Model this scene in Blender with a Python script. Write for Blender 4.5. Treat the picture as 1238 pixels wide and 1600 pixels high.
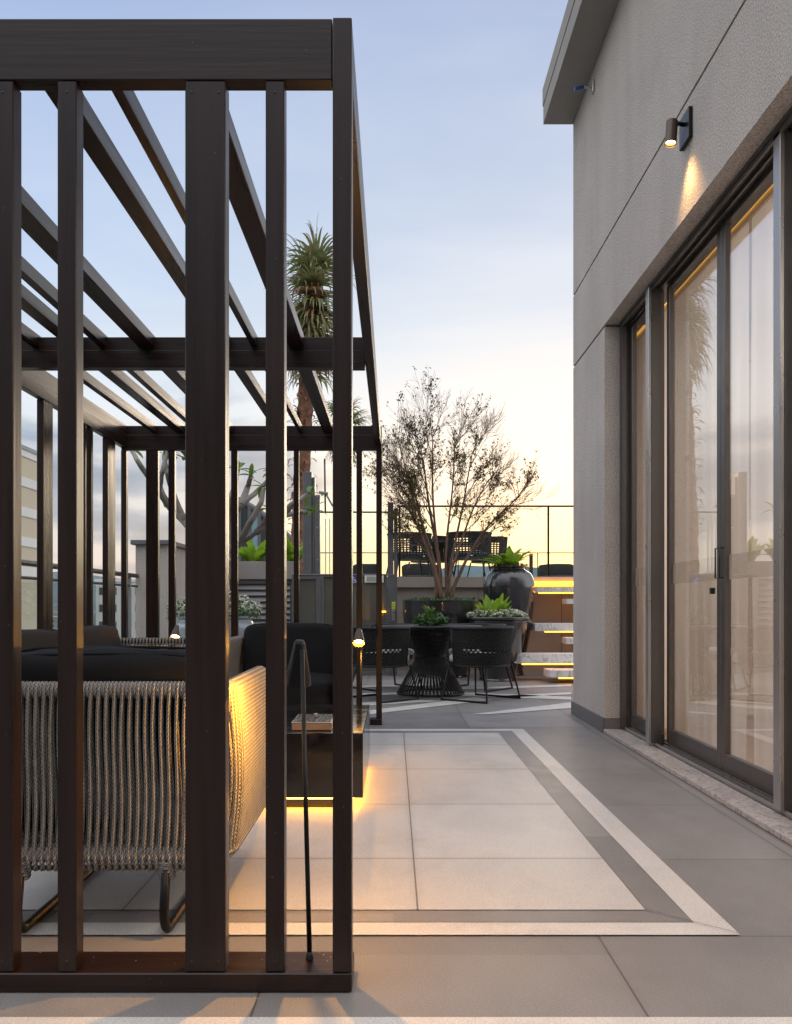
import bpy, math, random
from mathutils import Vector, Matrix, noise
random.seed(7)
S = bpy.context.scene
for o in list(bpy.data.objects): bpy.data.objects.remove(o)
C = S.collection
R = math.radians
PI = math.pi
H = 0.93                      # camera height

# ------------------------------------------------------------------ camera
cd = bpy.data.cameras.new('camera'); cam = bpy.data.objects.new('camera', cd); C.objects.link(cam)
cam.location = (0, 0, H); cam.rotation_euler = (R(90), 0, 0)
cd.sensor_fit = 'HORIZONTAL'; cd.sensor_width = 36; cd.lens = 36*1400/1238
cd.shift_x = 4/1238; cd.shift_y = 147/1238
cd.clip_start = 0.05; cd.clip_end = 20000
S.camera = cam
S.render.resolution_x = 792; S.render.resolution_y = 1024

# ------------------------------------------------------------------ world
W = bpy.data.worlds.new('World'); S.world = W; W.use_nodes = True
nt = W.node_tree; nt.nodes.clear()
def N(t, **k):
    n = nt.nodes.new(t)
    for a, b in k.items(): setattr(n, a, b)
    return n
def L(a, b): nt.links.new(a, b)
def M_(op, a, b=None, c=None, clamp=False):
    n = N('ShaderNodeMath', operation=op, use_clamp=clamp)
    for i, v in enumerate((a, b, c)):
        if v is None: continue
        if isinstance(v, (int, float)): n.inputs[i].default_value = v
        else: L(v, n.inputs[i])
    return n.outputs[0]
def MIX(f, a, b, mode='MIX'):
    n = N('ShaderNodeMix', data_type='RGBA', blend_type=mode)
    for i, v in ((0, f), (6, a), (7, b)):
        if isinstance(v, (int, float)): n.inputs[i].default_value = v
        elif isinstance(v, tuple): n.inputs[i].default_value = (*v, 1)
        else: L(v, n.inputs[i])
    return n.outputs[2]
def RAMP(f, stops, interp='LINEAR'):
    n = N('ShaderNodeValToRGB'); n.color_ramp.interpolation = interp
    e = n.color_ramp.elements
    while len(e) < len(stops): e.new(0.5)
    for q, (p, c) in zip(e, stops): q.position = p; q.color = (*c, 1) if isinstance(c, tuple) else (c, c, c, 1)
    L(f, n.inputs[0]); return n.outputs[0]
tc = N('ShaderNodeTexCoord'); sep = N('ShaderNodeSeparateXYZ'); L(tc.outputs['Generated'], sep.inputs[0])
dx, dy, dz = sep.outputs
# dusk colours by height above the horizon: towards the set sun, and away from it
warm = RAMP(dz, [(0, (.70,.67,.54)), (.035, (.82,.79,.60)), (.075, (.88,.82,.68)), (.13, (.89,.87,.82)), (.20, (.79,.83,.87)), (.30, (.66,.75,.87)), (.56, (.45,.53,.74)), (1, (.30,.40,.66))])
cool = RAMP(dz, [(0, (.40,.47,.56)), (.05, (.52,.57,.65)), (.12, (.74,.73,.75)), (.22, (.72,.80,.92)), (.34, (.56,.68,.90)), (.56, (.40,.51,.78)), (1, (.30,.40,.66))])
az = M_('ADD', M_('MULTIPLY', dx, .55), M_('MULTIPLY', dy, .45))
wf = N('ShaderNodeMapRange'); wf.interpolation_type = 'SMOOTHSTEP'; L(az, wf.inputs[0]); wf.inputs[1].default_value = .12; wf.inputs[2].default_value = .46
base = MIX(wf.outputs[0], cool, warm)
wc = N('ShaderNodeCombineXYZ'); L(dx, wc.inputs[0]); L(dy, wc.inputs[1]); L(M_('MULTIPLY', dz, 5), wc.inputs[2])
wn = N('ShaderNodeTexNoise'); wn.inputs['Scale'].default_value = 2.2; wn.inputs['Detail'].default_value = 8; wn.inputs['Distortion'].default_value = .8; L(wc.outputs[0], wn.inputs['Vector'])
base = MIX(1.0, base, RAMP(wn.outputs[0], [(.35, (.90,.93,.97)), (.55, (1.0,1.0,1.0)), (.7, (1.07,1.05,1.03))]), 'MULTIPLY')
# clouds: stretched bands lying low, denser towards the left
comb = N('ShaderNodeCombineXYZ'); L(dx, comb.inputs[0]); L(dy, comb.inputs[1]); L(M_('MULTIPLY', dz, 3.6), comb.inputs[2])
nz = N('ShaderNodeTexNoise'); nz.inputs['Scale'].default_value = 3.1; nz.inputs['Detail'].default_value = 7; nz.inputs['Roughness'].default_value = .55; nz.inputs['Distortion'].default_value = .35
mp = N('ShaderNodeMapping'); mp.inputs['Location'].default_value = (2.3, .7, 1.4); L(comb.outputs[0], mp.inputs[0]); L(mp.outputs[0], nz.inputs['Vector'])
band = RAMP(dz, [(0, .25), (.04, .8), (.10, 1.0), (.17, .9), (.24, .22), (.32, 0.0)])
lf = N('ShaderNodeMapRange'); lf.interpolation_type = 'SMOOTHSTEP'; L(M_('DIVIDE', dx, M_('MAXIMUM', dy, .12)), lf.inputs[0]); lf.inputs[1].default_value = -.02; lf.inputs[2].default_value = -.26
cov = M_('MULTIPLY', band, M_('ADD', M_('MULTIPLY', lf.outputs[0], .36), .045))
thr = M_('SUBTRACT', M_('ADD', nz.outputs[0], cov), .585)
cl = M_('MULTIPLY', M_('MULTIPLY', thr, 6.5, clamp=True), M_('MINIMUM', M_('MULTIPLY', band, 1.6), 1.0), clamp=True)
nz2 = N('ShaderNodeTexNoise'); nz2.inputs['Scale'].default_value = 6; nz2.inputs['Detail'].default_value = 5; L(mp.outputs[0], nz2.inputs['Vector'])
ccol = RAMP(nz2.outputs[0], [(.38, (.14,.21,.36)), (.5, (.25,.33,.49)), (.64, (.62,.63,.70))])
full = MIX(M_('MULTIPLY', cl, .92), base, ccol)
# dome outside the view (overhead, sides, behind) brightened as added fill for the foreground
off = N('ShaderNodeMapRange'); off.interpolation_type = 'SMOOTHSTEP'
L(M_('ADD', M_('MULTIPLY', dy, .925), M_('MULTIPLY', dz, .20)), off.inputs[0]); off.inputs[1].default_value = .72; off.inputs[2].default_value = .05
fill_glow = MIX(off.outputs[0], full, (1.98, 1.93, 1.95))
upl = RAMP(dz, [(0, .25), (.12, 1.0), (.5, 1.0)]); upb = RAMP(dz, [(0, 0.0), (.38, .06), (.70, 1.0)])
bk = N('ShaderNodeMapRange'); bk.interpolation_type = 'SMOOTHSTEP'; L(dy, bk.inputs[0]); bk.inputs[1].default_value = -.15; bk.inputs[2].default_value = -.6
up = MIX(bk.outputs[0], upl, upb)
lowb = RAMP(dz, [(0, .10), (.25, .25), (.60, 1.0)])  # low sky behind the camera dimmed so front faces reflect dark
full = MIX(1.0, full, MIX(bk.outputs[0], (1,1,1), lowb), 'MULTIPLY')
full = MIX(up, full, fill_glow)
sky = N('ShaderNodeTexSky', sky_type='NISHITA'); sky.sun_disc = False; sky.sun_elevation = R(3); sky.sun_rotation = R(12); sky.altitude = 100
b1 = N('ShaderNodeBackground'); L(sky.outputs[0], b1.inputs[0]); b1.inputs[1].default_value = .05
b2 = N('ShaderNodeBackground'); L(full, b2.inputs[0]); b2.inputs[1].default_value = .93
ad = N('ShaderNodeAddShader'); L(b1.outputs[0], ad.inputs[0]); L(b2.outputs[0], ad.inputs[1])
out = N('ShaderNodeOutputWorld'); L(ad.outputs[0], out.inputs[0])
sl = bpy.data.lights.new('sun', 'SUN'); sl.energy = .5; sl.angle = R(14); sl.color = (1, .80, .58)
so = bpy.data.objects.new('sun', sl); C.objects.link(so)
so.rotation_euler = Vector((-math.sin(R(12))*math.cos(R(6)), -math.cos(R(12))*math.cos(R(6)), -math.sin(R(6)))).to_track_quat('-Z', 'Y').to_euler()
S.view_settings.view_transform = 'Standard'; S.view_settings.look = 'None'; S.view_settings.gamma = 1
S.view_settings.exposure = 0.0

# ------------------------------------------------------------------ materials
def mat(name, col, rough=.6, var=.12, vscale=6, bump=0, bscale=60, metal=0, spec=.5, coat=0, stretch=None, col2=None, extra=None, emis=None, coord='Object', bdet=4, cr=None):
    m = bpy.data.materials.new(name); m.use_nodes = True
    global nt
    nt = m.node_tree; nt.nodes.clear()
    o = N('ShaderNodeOutputMaterial'); p = N('ShaderNodeBsdfPrincipled'); L(p.outputs[0], o.inputs[0])
    t = N('ShaderNodeTexCoord'); mp = N('ShaderNodeMapping'); L(t.outputs[coord], mp.inputs[0])
    if stretch: mp.inputs['Scale'].default_value = stretch
    n1 = N('ShaderNodeTexNoise'); n1.inputs['Scale'].default_value = vscale; n1.inputs['Detail'].default_value = 6; L(mp.outputs[0], n1.inputs['Vector'])
    c2 = col2 or tuple(min(1, c*(1+var)) for c in col); c1 = tuple(c*(1-var) for c in col)
    cc = RAMP(n1.outputs[0], [(.3, c1), (.72, c2)])
    bh = None
    if bump:
        n2 = N('ShaderNodeTexNoise'); n2.inputs['Scale'].default_value = bscale; n2.inputs['Detail'].default_value = bdet; L(mp.outputs[0], n2.inputs['Vector'])
        bh = n2.outputs[0]
        bn = N('ShaderNodeBump'); bn.inputs['Strength'].default_value = 1; bn.inputs['Distance'].default_value = bump
        L(bh, bn.inputs['Height']); L(bn.outputs[0], p.inputs['Normal'])
    if extra: cc = extra(cc, t, mp, bh, p) or cc
    L(cc, p.inputs['Base Color'])
    rr = N('ShaderNodeMapRange'); L(n1.outputs[0], rr.inputs[0]); rr.inputs[1].default_value = .3; rr.inputs[2].default_value = .7
    rr.inputs[3].default_value = max(0.02, rough-.06); rr.inputs[4].default_value = min(1, rough+.08); L(rr.outputs[0], p.inputs['Roughness'])
    p.inputs['Metallic'].default_value = metal; p.inputs['Specular IOR Level'].default_value = spec
    if coat: p.inputs['Coat Weight'].default_value = coat; p.inputs['Coat Roughness'].default_value = cr or .08
    if emis: p.inputs['Emission Color'].default_value = (*emis[0], 1); p.inputs['Emission Strength'].default_value = emis[1]
    return m
def wood_x(axis, tone=1.0):
    st = {'z': (60, 60, 2.2), 'y': (60, 2.2, 60), 'x': (2.2, 60, 60)}[axis]
    def ex(cc, t, mp, bh, p):
        n = N('ShaderNodeTexNoise'); n.inputs['Scale'].default_value = 1.0; n.inputs['Detail'].default_value = 8; n.inputs['Roughness'].default_value = .7; L(mp.outputs[0], n.inputs['Vector'])
        f = RAMP(n.outputs[0], [(.35, .80), (.5, 1.0), (.68, 1.14)])
        # scattered pale scuffs and dust specks
        v = N('ShaderNodeTexVoronoi'); v.inputs['Scale'].default_value = 26; v.inputs['Randomness'].default_value = 1; L(t.outputs['Object'], v.inputs['Vector'])
        dots = M_('MULTIPLY', M_('LESS_THAN', v.outputs['Distance'], .045), .35)
        c = MIX(1.0, cc, f, 'MULTIPLY')
        return MIX(dots, c, (.25, .2, .17))
    return mat('stained_wood_'+axis, (.019*tone, .0088*tone, .0066*tone), rough=.30, var=.2, vscale=.5, bump=.0005, bscale=1.4, stretch=st, spec=.36, extra=ex, bdet=8)
WZ, WY, WX = wood_x('z'), wood_x('y'), wood_x('x')

def stucco_x(cc, t, mp, bh, p):
    n = N('ShaderNodeTexNoise'); n.inputs['Scale'].default_value = 120; n.inputs['Detail'].default_value = 5; n.inputs['Roughness'].default_value = .7; L(t.outputs['Object'], n.inputs['Vector'])
    f = RAMP(n.outputs[0], [(.36, .55), (.5, 1.0), (.64, 1.4)])
    m2 = N('ShaderNodeMapping'); m2.inputs['Scale'].default_value = (5, 5, .35); L(t.outputs['Object'], m2.inputs[0])
    n3 = N('ShaderNodeTexNoise'); n3.inputs['Scale'].default_value = 1.2; n3.inputs['Detail'].default_value = 5; L(m2.outputs[0], n3.inputs['Vector'])
    g = RAMP(n3.outputs[0], [(.3, .96), (.7, 1.03)])
    n4 = N('ShaderNodeTexNoise'); n4.inputs['Scale'].default_value = .9; n4.inputs['Detail'].default_value = 7; n4.inputs['Roughness'].default_value = .65; L(t.outputs['Object'], n4.inputs['Vector'])
    g2 = RAMP(n4.outputs[0], [(.35, .90), (.5, 1.0), (.65, 1.05)])
    return MIX(1.0, MIX(1.0, MIX(1.0, cc, f, 'MULTIPLY'), g, 'MULTIPLY'), g2, 'MULTIPLY')
STUCCO = mat('grey_stucco', (.46,.42,.39), rough=.9, var=.05, vscale=1.5, bump=.007, bscale=95, extra=stucco_x, spec=.2)
STUCCO_D = mat('dark_grey_paint', (.13,.125,.125), rough=.6, var=.08, bump=.0005, bscale=90)
EAVE = mat('eave_render', (.30,.28,.265), rough=.85, var=.08, vscale=3, bump=.002, bscale=160)
CAPM = mat('slate_cap', (.12,.12,.13), rough=.6, var=.15)

def tile_x(jx, jy, off=(0, 0), size=(.9, .9), j=.0028, tone=(.80, 1.12), front=None):
    def ex(cc, t, mp, bh, p):
        g = N('ShaderNodeNewGeometry'); s = N('ShaderNodeSeparateXYZ'); L(g.outputs['Position'], s.inputs[0])
        ax = M_('DIVIDE', M_('SUBTRACT', s.outputs[0], off[0]), size[0]); ay = M_('DIVIDE', M_('SUBTRACT', s.outputs[1], off[1]), size[1])
        fx = M_('PINGPONG', ax, .5); fy = M_('PINGPONG', ay, .5)
        lx = M_('LESS_THAN', fx, j/size[0]) if jx else 0.0
        ly = M_('LESS_THAN', fy, j/size[1]) if jy else 0.0
        if front:   # no cross joint in the strip before the border, one along the border's edge
            ly = M_('MULTIPLY', ly, M_('GREATER_THAN', s.outputs[1], front+.05))
            ly = M_('MAXIMUM', ly, M_('LESS_THAN', M_('ABSOLUTE', M_('SUBTRACT', s.outputs[1], front)), j))
        ln = M_('MAXIMUM', lx, ly)
        cb = N('ShaderNodeCombineXYZ'); L(M_('FLOOR', ax), cb.inputs[0]); L(M_('FLOOR', ay), cb.inputs[1])
        w = N('ShaderNodeTexWhiteNoise'); L(cb.outputs[0], w.inputs[0])
        tone_ = N('ShaderNodeMapRange'); L(w.outputs[0], tone_.inputs[0]); tone_.inputs[3].default_value = tone[0]; tone_.inputs[4].default_value = tone[1]
        c = MIX(1.0, cc, tone_.outputs[0], 'MULTIPLY')
        # soft veins and scuffs of the porcelain
        m2 = N('ShaderNodeMapping'); m2.inputs['Scale'].default_value = (1.4, .8, 1); m2.inputs['Rotation'].default_value = (0, 0, .6); L(g.outputs['Position'], m2.inputs[0])
        n3 = N('ShaderNodeTexNoise'); n3.inputs['Scale'].default_value = 2.4; n3.inputs['Detail'].default_value = 9; n3.inputs['Roughness'].default_value = .62; n3.inputs['Distortion'].default_value = 1.2; L(m2.outputs[0], n3.inputs['Vector'])
        c = MIX(1.0, c, RAMP(n3.outputs[0], [(.32, .92), (.5, 1.0), (.7, 1.06)]), 'MULTIPLY')
        n4 = N('ShaderNodeTexNoise'); n4.inputs['Scale'].default_value = 210; n4.inputs['Detail'].default_value = 3; L(g.outputs['Position'], n4.inputs['Vector'])
        c = MIX(1.0, c, RAMP(n4.outputs[0], [(.38, .86), (.5, 1.0), (.62, 1.12)]), 'MULTIPLY')
        n5 = N('ShaderNodeTexNoise'); n5.inputs['Scale'].default_value = 1.1; n5.inputs['Detail'].default_value = 10; n5.inputs['Roughness'].default_value = .75; L(g.outputs['Position'], n5.inputs['Vector'])
        c = MIX(RAMP(n5.outputs[0], [(.55, 0.0), (.62, .16), (.66, .04)]), c, (.16,.145,.13))
        # grime gathering beside the joints
        near = N('ShaderNodeMapRange'); L(M_('MINIMUM', fx if jx else 1.0, fy if jy and not front else 1.0), near.inputs[0]); near.inputs[1].default_value = .03; near.inputs[2].default_value = 0.0
        c = MIX(M_('MULTIPLY', M_('MULTIPLY', near.outputs[0], n5.outputs[0]), .28), c, (.10,.09,.08))
        return MIX(M_('MULTIPLY', ln, .75), c, (.05,.045,.04))
    return ex
T_DARK = mat('grey_porcelain', (.235,.226,.222), rough=.46, var=.06, vscale=4, bump=.0006, bscale=120, extra=tile_x(1, 1, (.577, 3.288), front=2.523), spec=.5)
T_WHITE = mat('pale_porcelain', (.56,.545,.53), rough=.48, var=.04, vscale=3, bump=.0005, bscale=120, extra=tile_x(1, 1, (.074, 3.288), tone=(.93, 1.03)), spec=.5)
T_BAND = mat('mid_grey_porcelain', (.24,.23,.225), rough=.45, var=.06, bump=.0005, bscale=120, extra=tile_x(0, 0), spec=.5)
T_LIGHT = mat('light_porcelain', (.60,.585,.565), rough=.46, var=.04, bump=.0005, bscale=120, extra=tile_x(0, 0, tone=(.97, 1.02)), spec=.5)
def granite_x(cc, t, mp, bh, p):
    n = N('ShaderNodeTexNoise'); n.inputs['Scale'].default_value = 55; n.inputs['Detail'].default_value = 6; n.inputs['Roughness'].default_value = .75; L(t.outputs['Object'], n.inputs['Vector'])
    return MIX(1.0, cc, RAMP(n.outputs[0], [(.36, .18), (.46, .85), (.6, 1.2), (.72, .6)]), 'MULTIPLY')
GRANITE = mat('granite', (.42,.385,.37), rough=.35, var=.15, vscale=9, extra=granite_x)
def marble_x(cc, t, mp, bh, p):
    n = N('ShaderNodeTexNoise'); n.inputs['Scale'].default_value = 2.2; n.inputs['Detail'].default_value = 8; n.inputs['Distortion'].default_value = 2.5; L(t.outputs['Object'], n.inputs['Vector'])
    return MIX(1.0, cc, RAMP(n.outputs[0], [(.44, 1.0), (.49, .62), (.52, 1.0)]), 'MULTIPLY')
MARBLE = mat('marble', (.78,.76,.74), rough=.4, var=.08, extra=marble_x)
DECKWALL = mat('taupe_cladding', (.43,.38,.34), rough=.6, var=.08, vscale=3, bump=.001, bscale=80)
ALU = mat('bronze_aluminium', (.115,.105,.10), rough=.38, var=.06, metal=.55)
ALU_L = mat('edge_aluminium', (.34,.33,.33), rough=.3, var=.05, metal=.6)
ALU_R = mat('rail_film', (.74,.68,.62), rough=.4, var=.05)
BLK = mat('black_metal', (.007,.007,.008), rough=.34, var=.15, spec=.32)
BLKP = mat('black_plastic', (.02,.02,.02), rough=.5, var=.1)
LIFT = mat('grey_coated_steel', (.13,.135,.145), rough=.42, var=.08, metal=.3)
LIFT_L = mat('light_coated_steel', (.24,.24,.25), rough=.45, var=.08)
OLIVE = mat('smoked_panel', (.10,.10,.085), rough=.14, var=.2, vscale=2, spec=.6)
def granb_x(cc, t, mp, bh, p):
    n = N('ShaderNodeTexNoise'); n.inputs['Scale'].default_value = 330; n.inputs['Detail'].default_value = 2; L(t.outputs['Object'], n.inputs['Vector'])
    return MIX(RAMP(n.outputs[0], [(.60, 0.0), (.72, .35)]), cc, (.07,.06,.05))
BGRAN = mat('black_granite', (.009,.008,.008), rough=.11, var=.2, extra=granb_x, spec=.6)
CUSH = mat('black_canvas', (.014,.015,.018), rough=.88, var=.25, vscale=5, bump=.0015, bscale=350, spec=.2)
CUSH_G = mat('charcoal_canvas', (.035,.034,.036), rough=.9, var=.2, vscale=5, bump=.002, bscale=300, spec=.2)
CUSH_L = mat('pale_canvas', (.42,.41,.40), rough=.9, var=.08)
GLOSSB = mat('glazed_black', (.022,.022,.026), rough=.16, var=.3, vscale=3, spec=.6, coat=.5, bump=.004, bscale=4)
GLOSSG = mat('glazed_grey_blue', (.26,.30,.36), rough=.2, var=.2, vscale=3, coat=.6)
SOIL = mat('soil', (.035,.025,.02), rough=.95, var=.4, vscale=30, bump=.01, bscale=60)
WICK = mat('black_weave', (.009,.009,.0095), rough=.55, var=.3, vscale=40, spec=.4)
BARK = mat('brown_bark', (.17,.105,.075), rough=.85, var=.35, vscale=18, bump=.01, bscale=40, stretch=(1, 1, .3))
BARKG = mat('grey_bark', (.22,.20,.18), rough=.8, var=.25, vscale=14, bump=.006, bscale=30)
PALMT = mat('palm_fibre', (.20,.095,.055), rough=.95, var=.5, vscale=12, bump=.02, bscale=30)
def leafm(name, c, var=.35, tr=.35, rough=.5):
    m = mat(name, c, rough=rough, var=var, vscale=9)
    global nt
    nt = m.node_tree
    p = [n for n in nt.nodes if n.type == 'BSDF_PRINCIPLED'][0]; o = [n for n in nt.nodes if n.type == 'OUTPUT_MATERIAL'][0]
    t = N('ShaderNodeBsdfTranslucent'); src = p.inputs['Base Color'].links[0].from_socket; L(src, t.inputs[0])
    mx = N('ShaderNodeMixShader'); mx.inputs[0].default_value = tr; L(p.outputs[0], mx.inputs[1]); L(t.outputs[0], mx.inputs[2]); L(mx.outputs[0], o.inputs[0])
    return m
LEAF = leafm('dark_leaf', (.14,.125,.045), .5); LEAFP = leafm('palm_leaf', (.23,.25,.10), .4); LEAFL = leafm('lime_leaf', (.26,.42,.035), .25, .5)
LEAFM = leafm('mid_leaf', (.075,.15,.045)); LEAFT = leafm('plumeria_leaf', (.15,.26,.045)); DRYL = leafm('dry_leaf', (.24,.15,.08))
PETAL = leafm('white_petal', (.75,.75,.66), .08, .3)
CREAM = mat('cream_render', (.55,.47,.36), rough=.85, var=.06, vscale=.1); WHITEB = mat('white_render', (.68,.67,.66), rough=.8, var=.08, vscale=.2)
GREYB = mat('grey_render', (.32,.32,.33), rough=.85, var=.1, vscale=.2)
WINB = mat('dark_pane', (.06,.08,.09), rough=.15, var=.3, vscale=.4, spec=.8)
TEAL = mat('teal_glass_pane', (.30,.50,.55), rough=.12, var=.1, spec=.8)
BLUE = mat('blue_enamel', (.02,.07,.36), rough=.35); SIGNW = mat('white_enamel', (.78,.78,.76), rough=.4, var=.04)
YEL = mat('yellow_sticker', (.75,.80,.05), rough=.5, var=.05); INK = mat('dark_ink', (.08,.08,.09), rough=.6)
STEEL = mat('brushed_steel', (.55,.54,.52), rough=.3, metal=.9, var=.05)
BRONZE = mat('lamp_bronze', (.09,.06,.045), rough=.32, metal=.4, var=.1)
CITY = mat('town_mass', (.26,.27,.26), rough=.9, var=.6, vscale=.02); HILL = mat('far_hill', (.15,.19,.21), rough=1, var=.2, vscale=.002, spec=0)  # hills tinted blue-grey: distance haze put into their colour
GROUND = mat('land', (.13,.17,.15), rough=.95, var=.35, vscale=.01)
TRAYW = mat('tray_wood', (.30,.20,.14), rough=.35, var=.2, vscale=4, stretch=(1, 12, 12))
TRAYD = mat('veined_veneer', (.09,.08,.075), rough=.25, var=.6, vscale=3, stretch=(40, 2, 2))
INT = mat('plaster', (.62,.55,.47), rough=.9, var=.03); INTF = mat('timber_floor', (.24,.16,.10), rough=.5, stretch=(12, 1, 1))
def emit(name, col, s):
    m = bpy.data.materials.new(name); m.use_nodes = True
    global nt
    nt = m.node_tree; nt.nodes.clear(); o = N('ShaderNodeOutputMaterial'); e = N('ShaderNodeEmission'); e.inputs[0].default_value = (*col, 1); e.inputs[1].default_value = s; L(e.outputs[0], o.inputs[0]); return m
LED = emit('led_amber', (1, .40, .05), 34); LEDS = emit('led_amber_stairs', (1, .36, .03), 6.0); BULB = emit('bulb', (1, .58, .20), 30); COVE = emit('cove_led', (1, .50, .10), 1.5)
def glassm(name, tint, ior=1.7, rough=0.0, op=0):
    m = bpy.data.materials.new(name); m.use_nodes = True
    global nt
    nt = m.node_tree; nt.nodes.clear(); o = N('ShaderNodeOutputMaterial')
    t = N('ShaderNodeBsdfTransparent'); t.inputs[0].default_value = (*tint, 1); g = N('ShaderNodeBsdfGlossy'); g.inputs['Roughness'].default_value = rough
    f = N('ShaderNodeFresnel'); ge = N('ShaderNodeNewGeometry')
    L(M_('MULTIPLY_ADD', ge.outputs['Backfacing'], 1/ior-ior, ior), f.inputs[0])
    mx = N('ShaderNodeMixShader'); L(f.outputs[0], mx.inputs[0]); L(t.outputs[0], mx.inputs[1]); L(g.outputs[0], mx.inputs[2]); L(mx.outputs[0], o.inputs[0]); return m
GLASS = glassm('door_glass', (.96,.96,.95), 3.6); GLASSR = glassm('railing_glass', (.955,.985,.975), 1.3)
def filmm():
    m = bpy.data.materials.new('frosted_film'); m.use_nodes = True
    global nt
    nt = m.node_tree; nt.nodes.clear(); o = N('ShaderNodeOutputMaterial'); d = N('ShaderNodeBsdfDiffuse'); d.inputs[0].default_value = (.72,.68,.63,1)
    t = N('ShaderNodeBsdfTranslucent'); t.inputs[0].default_value = (.72,.68,.63,1); a = N('ShaderNodeMixShader'); L(d.outputs[0], a.inputs[1]); L(t.outputs[0], a.inputs[2])
    tr = N('ShaderNodeBsdfTransparent'); b = N('ShaderNodeMixShader'); b.inputs[0].default_value = .55; L(a.outputs[0], b.inputs[1]); L(tr.outputs[0], b.inputs[2]); L(b.outputs[0], o.inputs[0]); return m
FILM = filmm()
def curtm():
    m = bpy.data.materials.new('sheer_fabric'); m.use_nodes = True
    global nt
    nt = m.node_tree; nt.nodes.clear(); o = N('ShaderNodeOutputMaterial')
    d = N('ShaderNodeBsdfDiffuse'); d.inputs[0].default_value = (.84,.85,.86,1); t = N('ShaderNodeBsdfTranslucent'); t.inputs[0].default_value = (.82,.83,.84,1)
    tr = N('ShaderNodeBsdfTransparent'); a = N('ShaderNodeMixShader'); a.inputs[0].default_value = .5; L(d.outputs[0], a.inputs[1]); L(t.outputs[0], a.inputs[2])
    b = N('ShaderNodeMixShader'); b.inputs[0].default_value = .28; L(a.outputs[0], b.inputs[1]); L(tr.outputs[0], b.inputs[2]); L(b.outputs[0], o.inputs[0]); return m
CURT = curtm()
def ropem(name, c):
    def ex(cc, t, mp, bh, p):
        s = N('ShaderNodeSeparateXYZ'); L(t.outputs['UV'], s.inputs[0])
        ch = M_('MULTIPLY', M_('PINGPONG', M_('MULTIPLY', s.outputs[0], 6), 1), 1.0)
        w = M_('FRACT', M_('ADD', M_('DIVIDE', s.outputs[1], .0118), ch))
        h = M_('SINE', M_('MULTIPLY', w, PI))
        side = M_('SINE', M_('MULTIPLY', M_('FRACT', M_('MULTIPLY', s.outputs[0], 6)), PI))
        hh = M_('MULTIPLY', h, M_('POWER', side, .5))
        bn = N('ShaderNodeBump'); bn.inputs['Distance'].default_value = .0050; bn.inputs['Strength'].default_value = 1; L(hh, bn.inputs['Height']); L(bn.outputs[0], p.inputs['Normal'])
        return MIX(1.0, cc, RAMP(hh, [(.05, .28), (.5, 1.0)]), 'MULTIPLY')  # braid grooves darkened: relief shading put into the colour
    return mat(name, c, rough=.8, var=.12, vscale=25, extra=ex, spec=.3)
ROPE = ropem('greige_rope', (.56,.53,.50))

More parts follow.
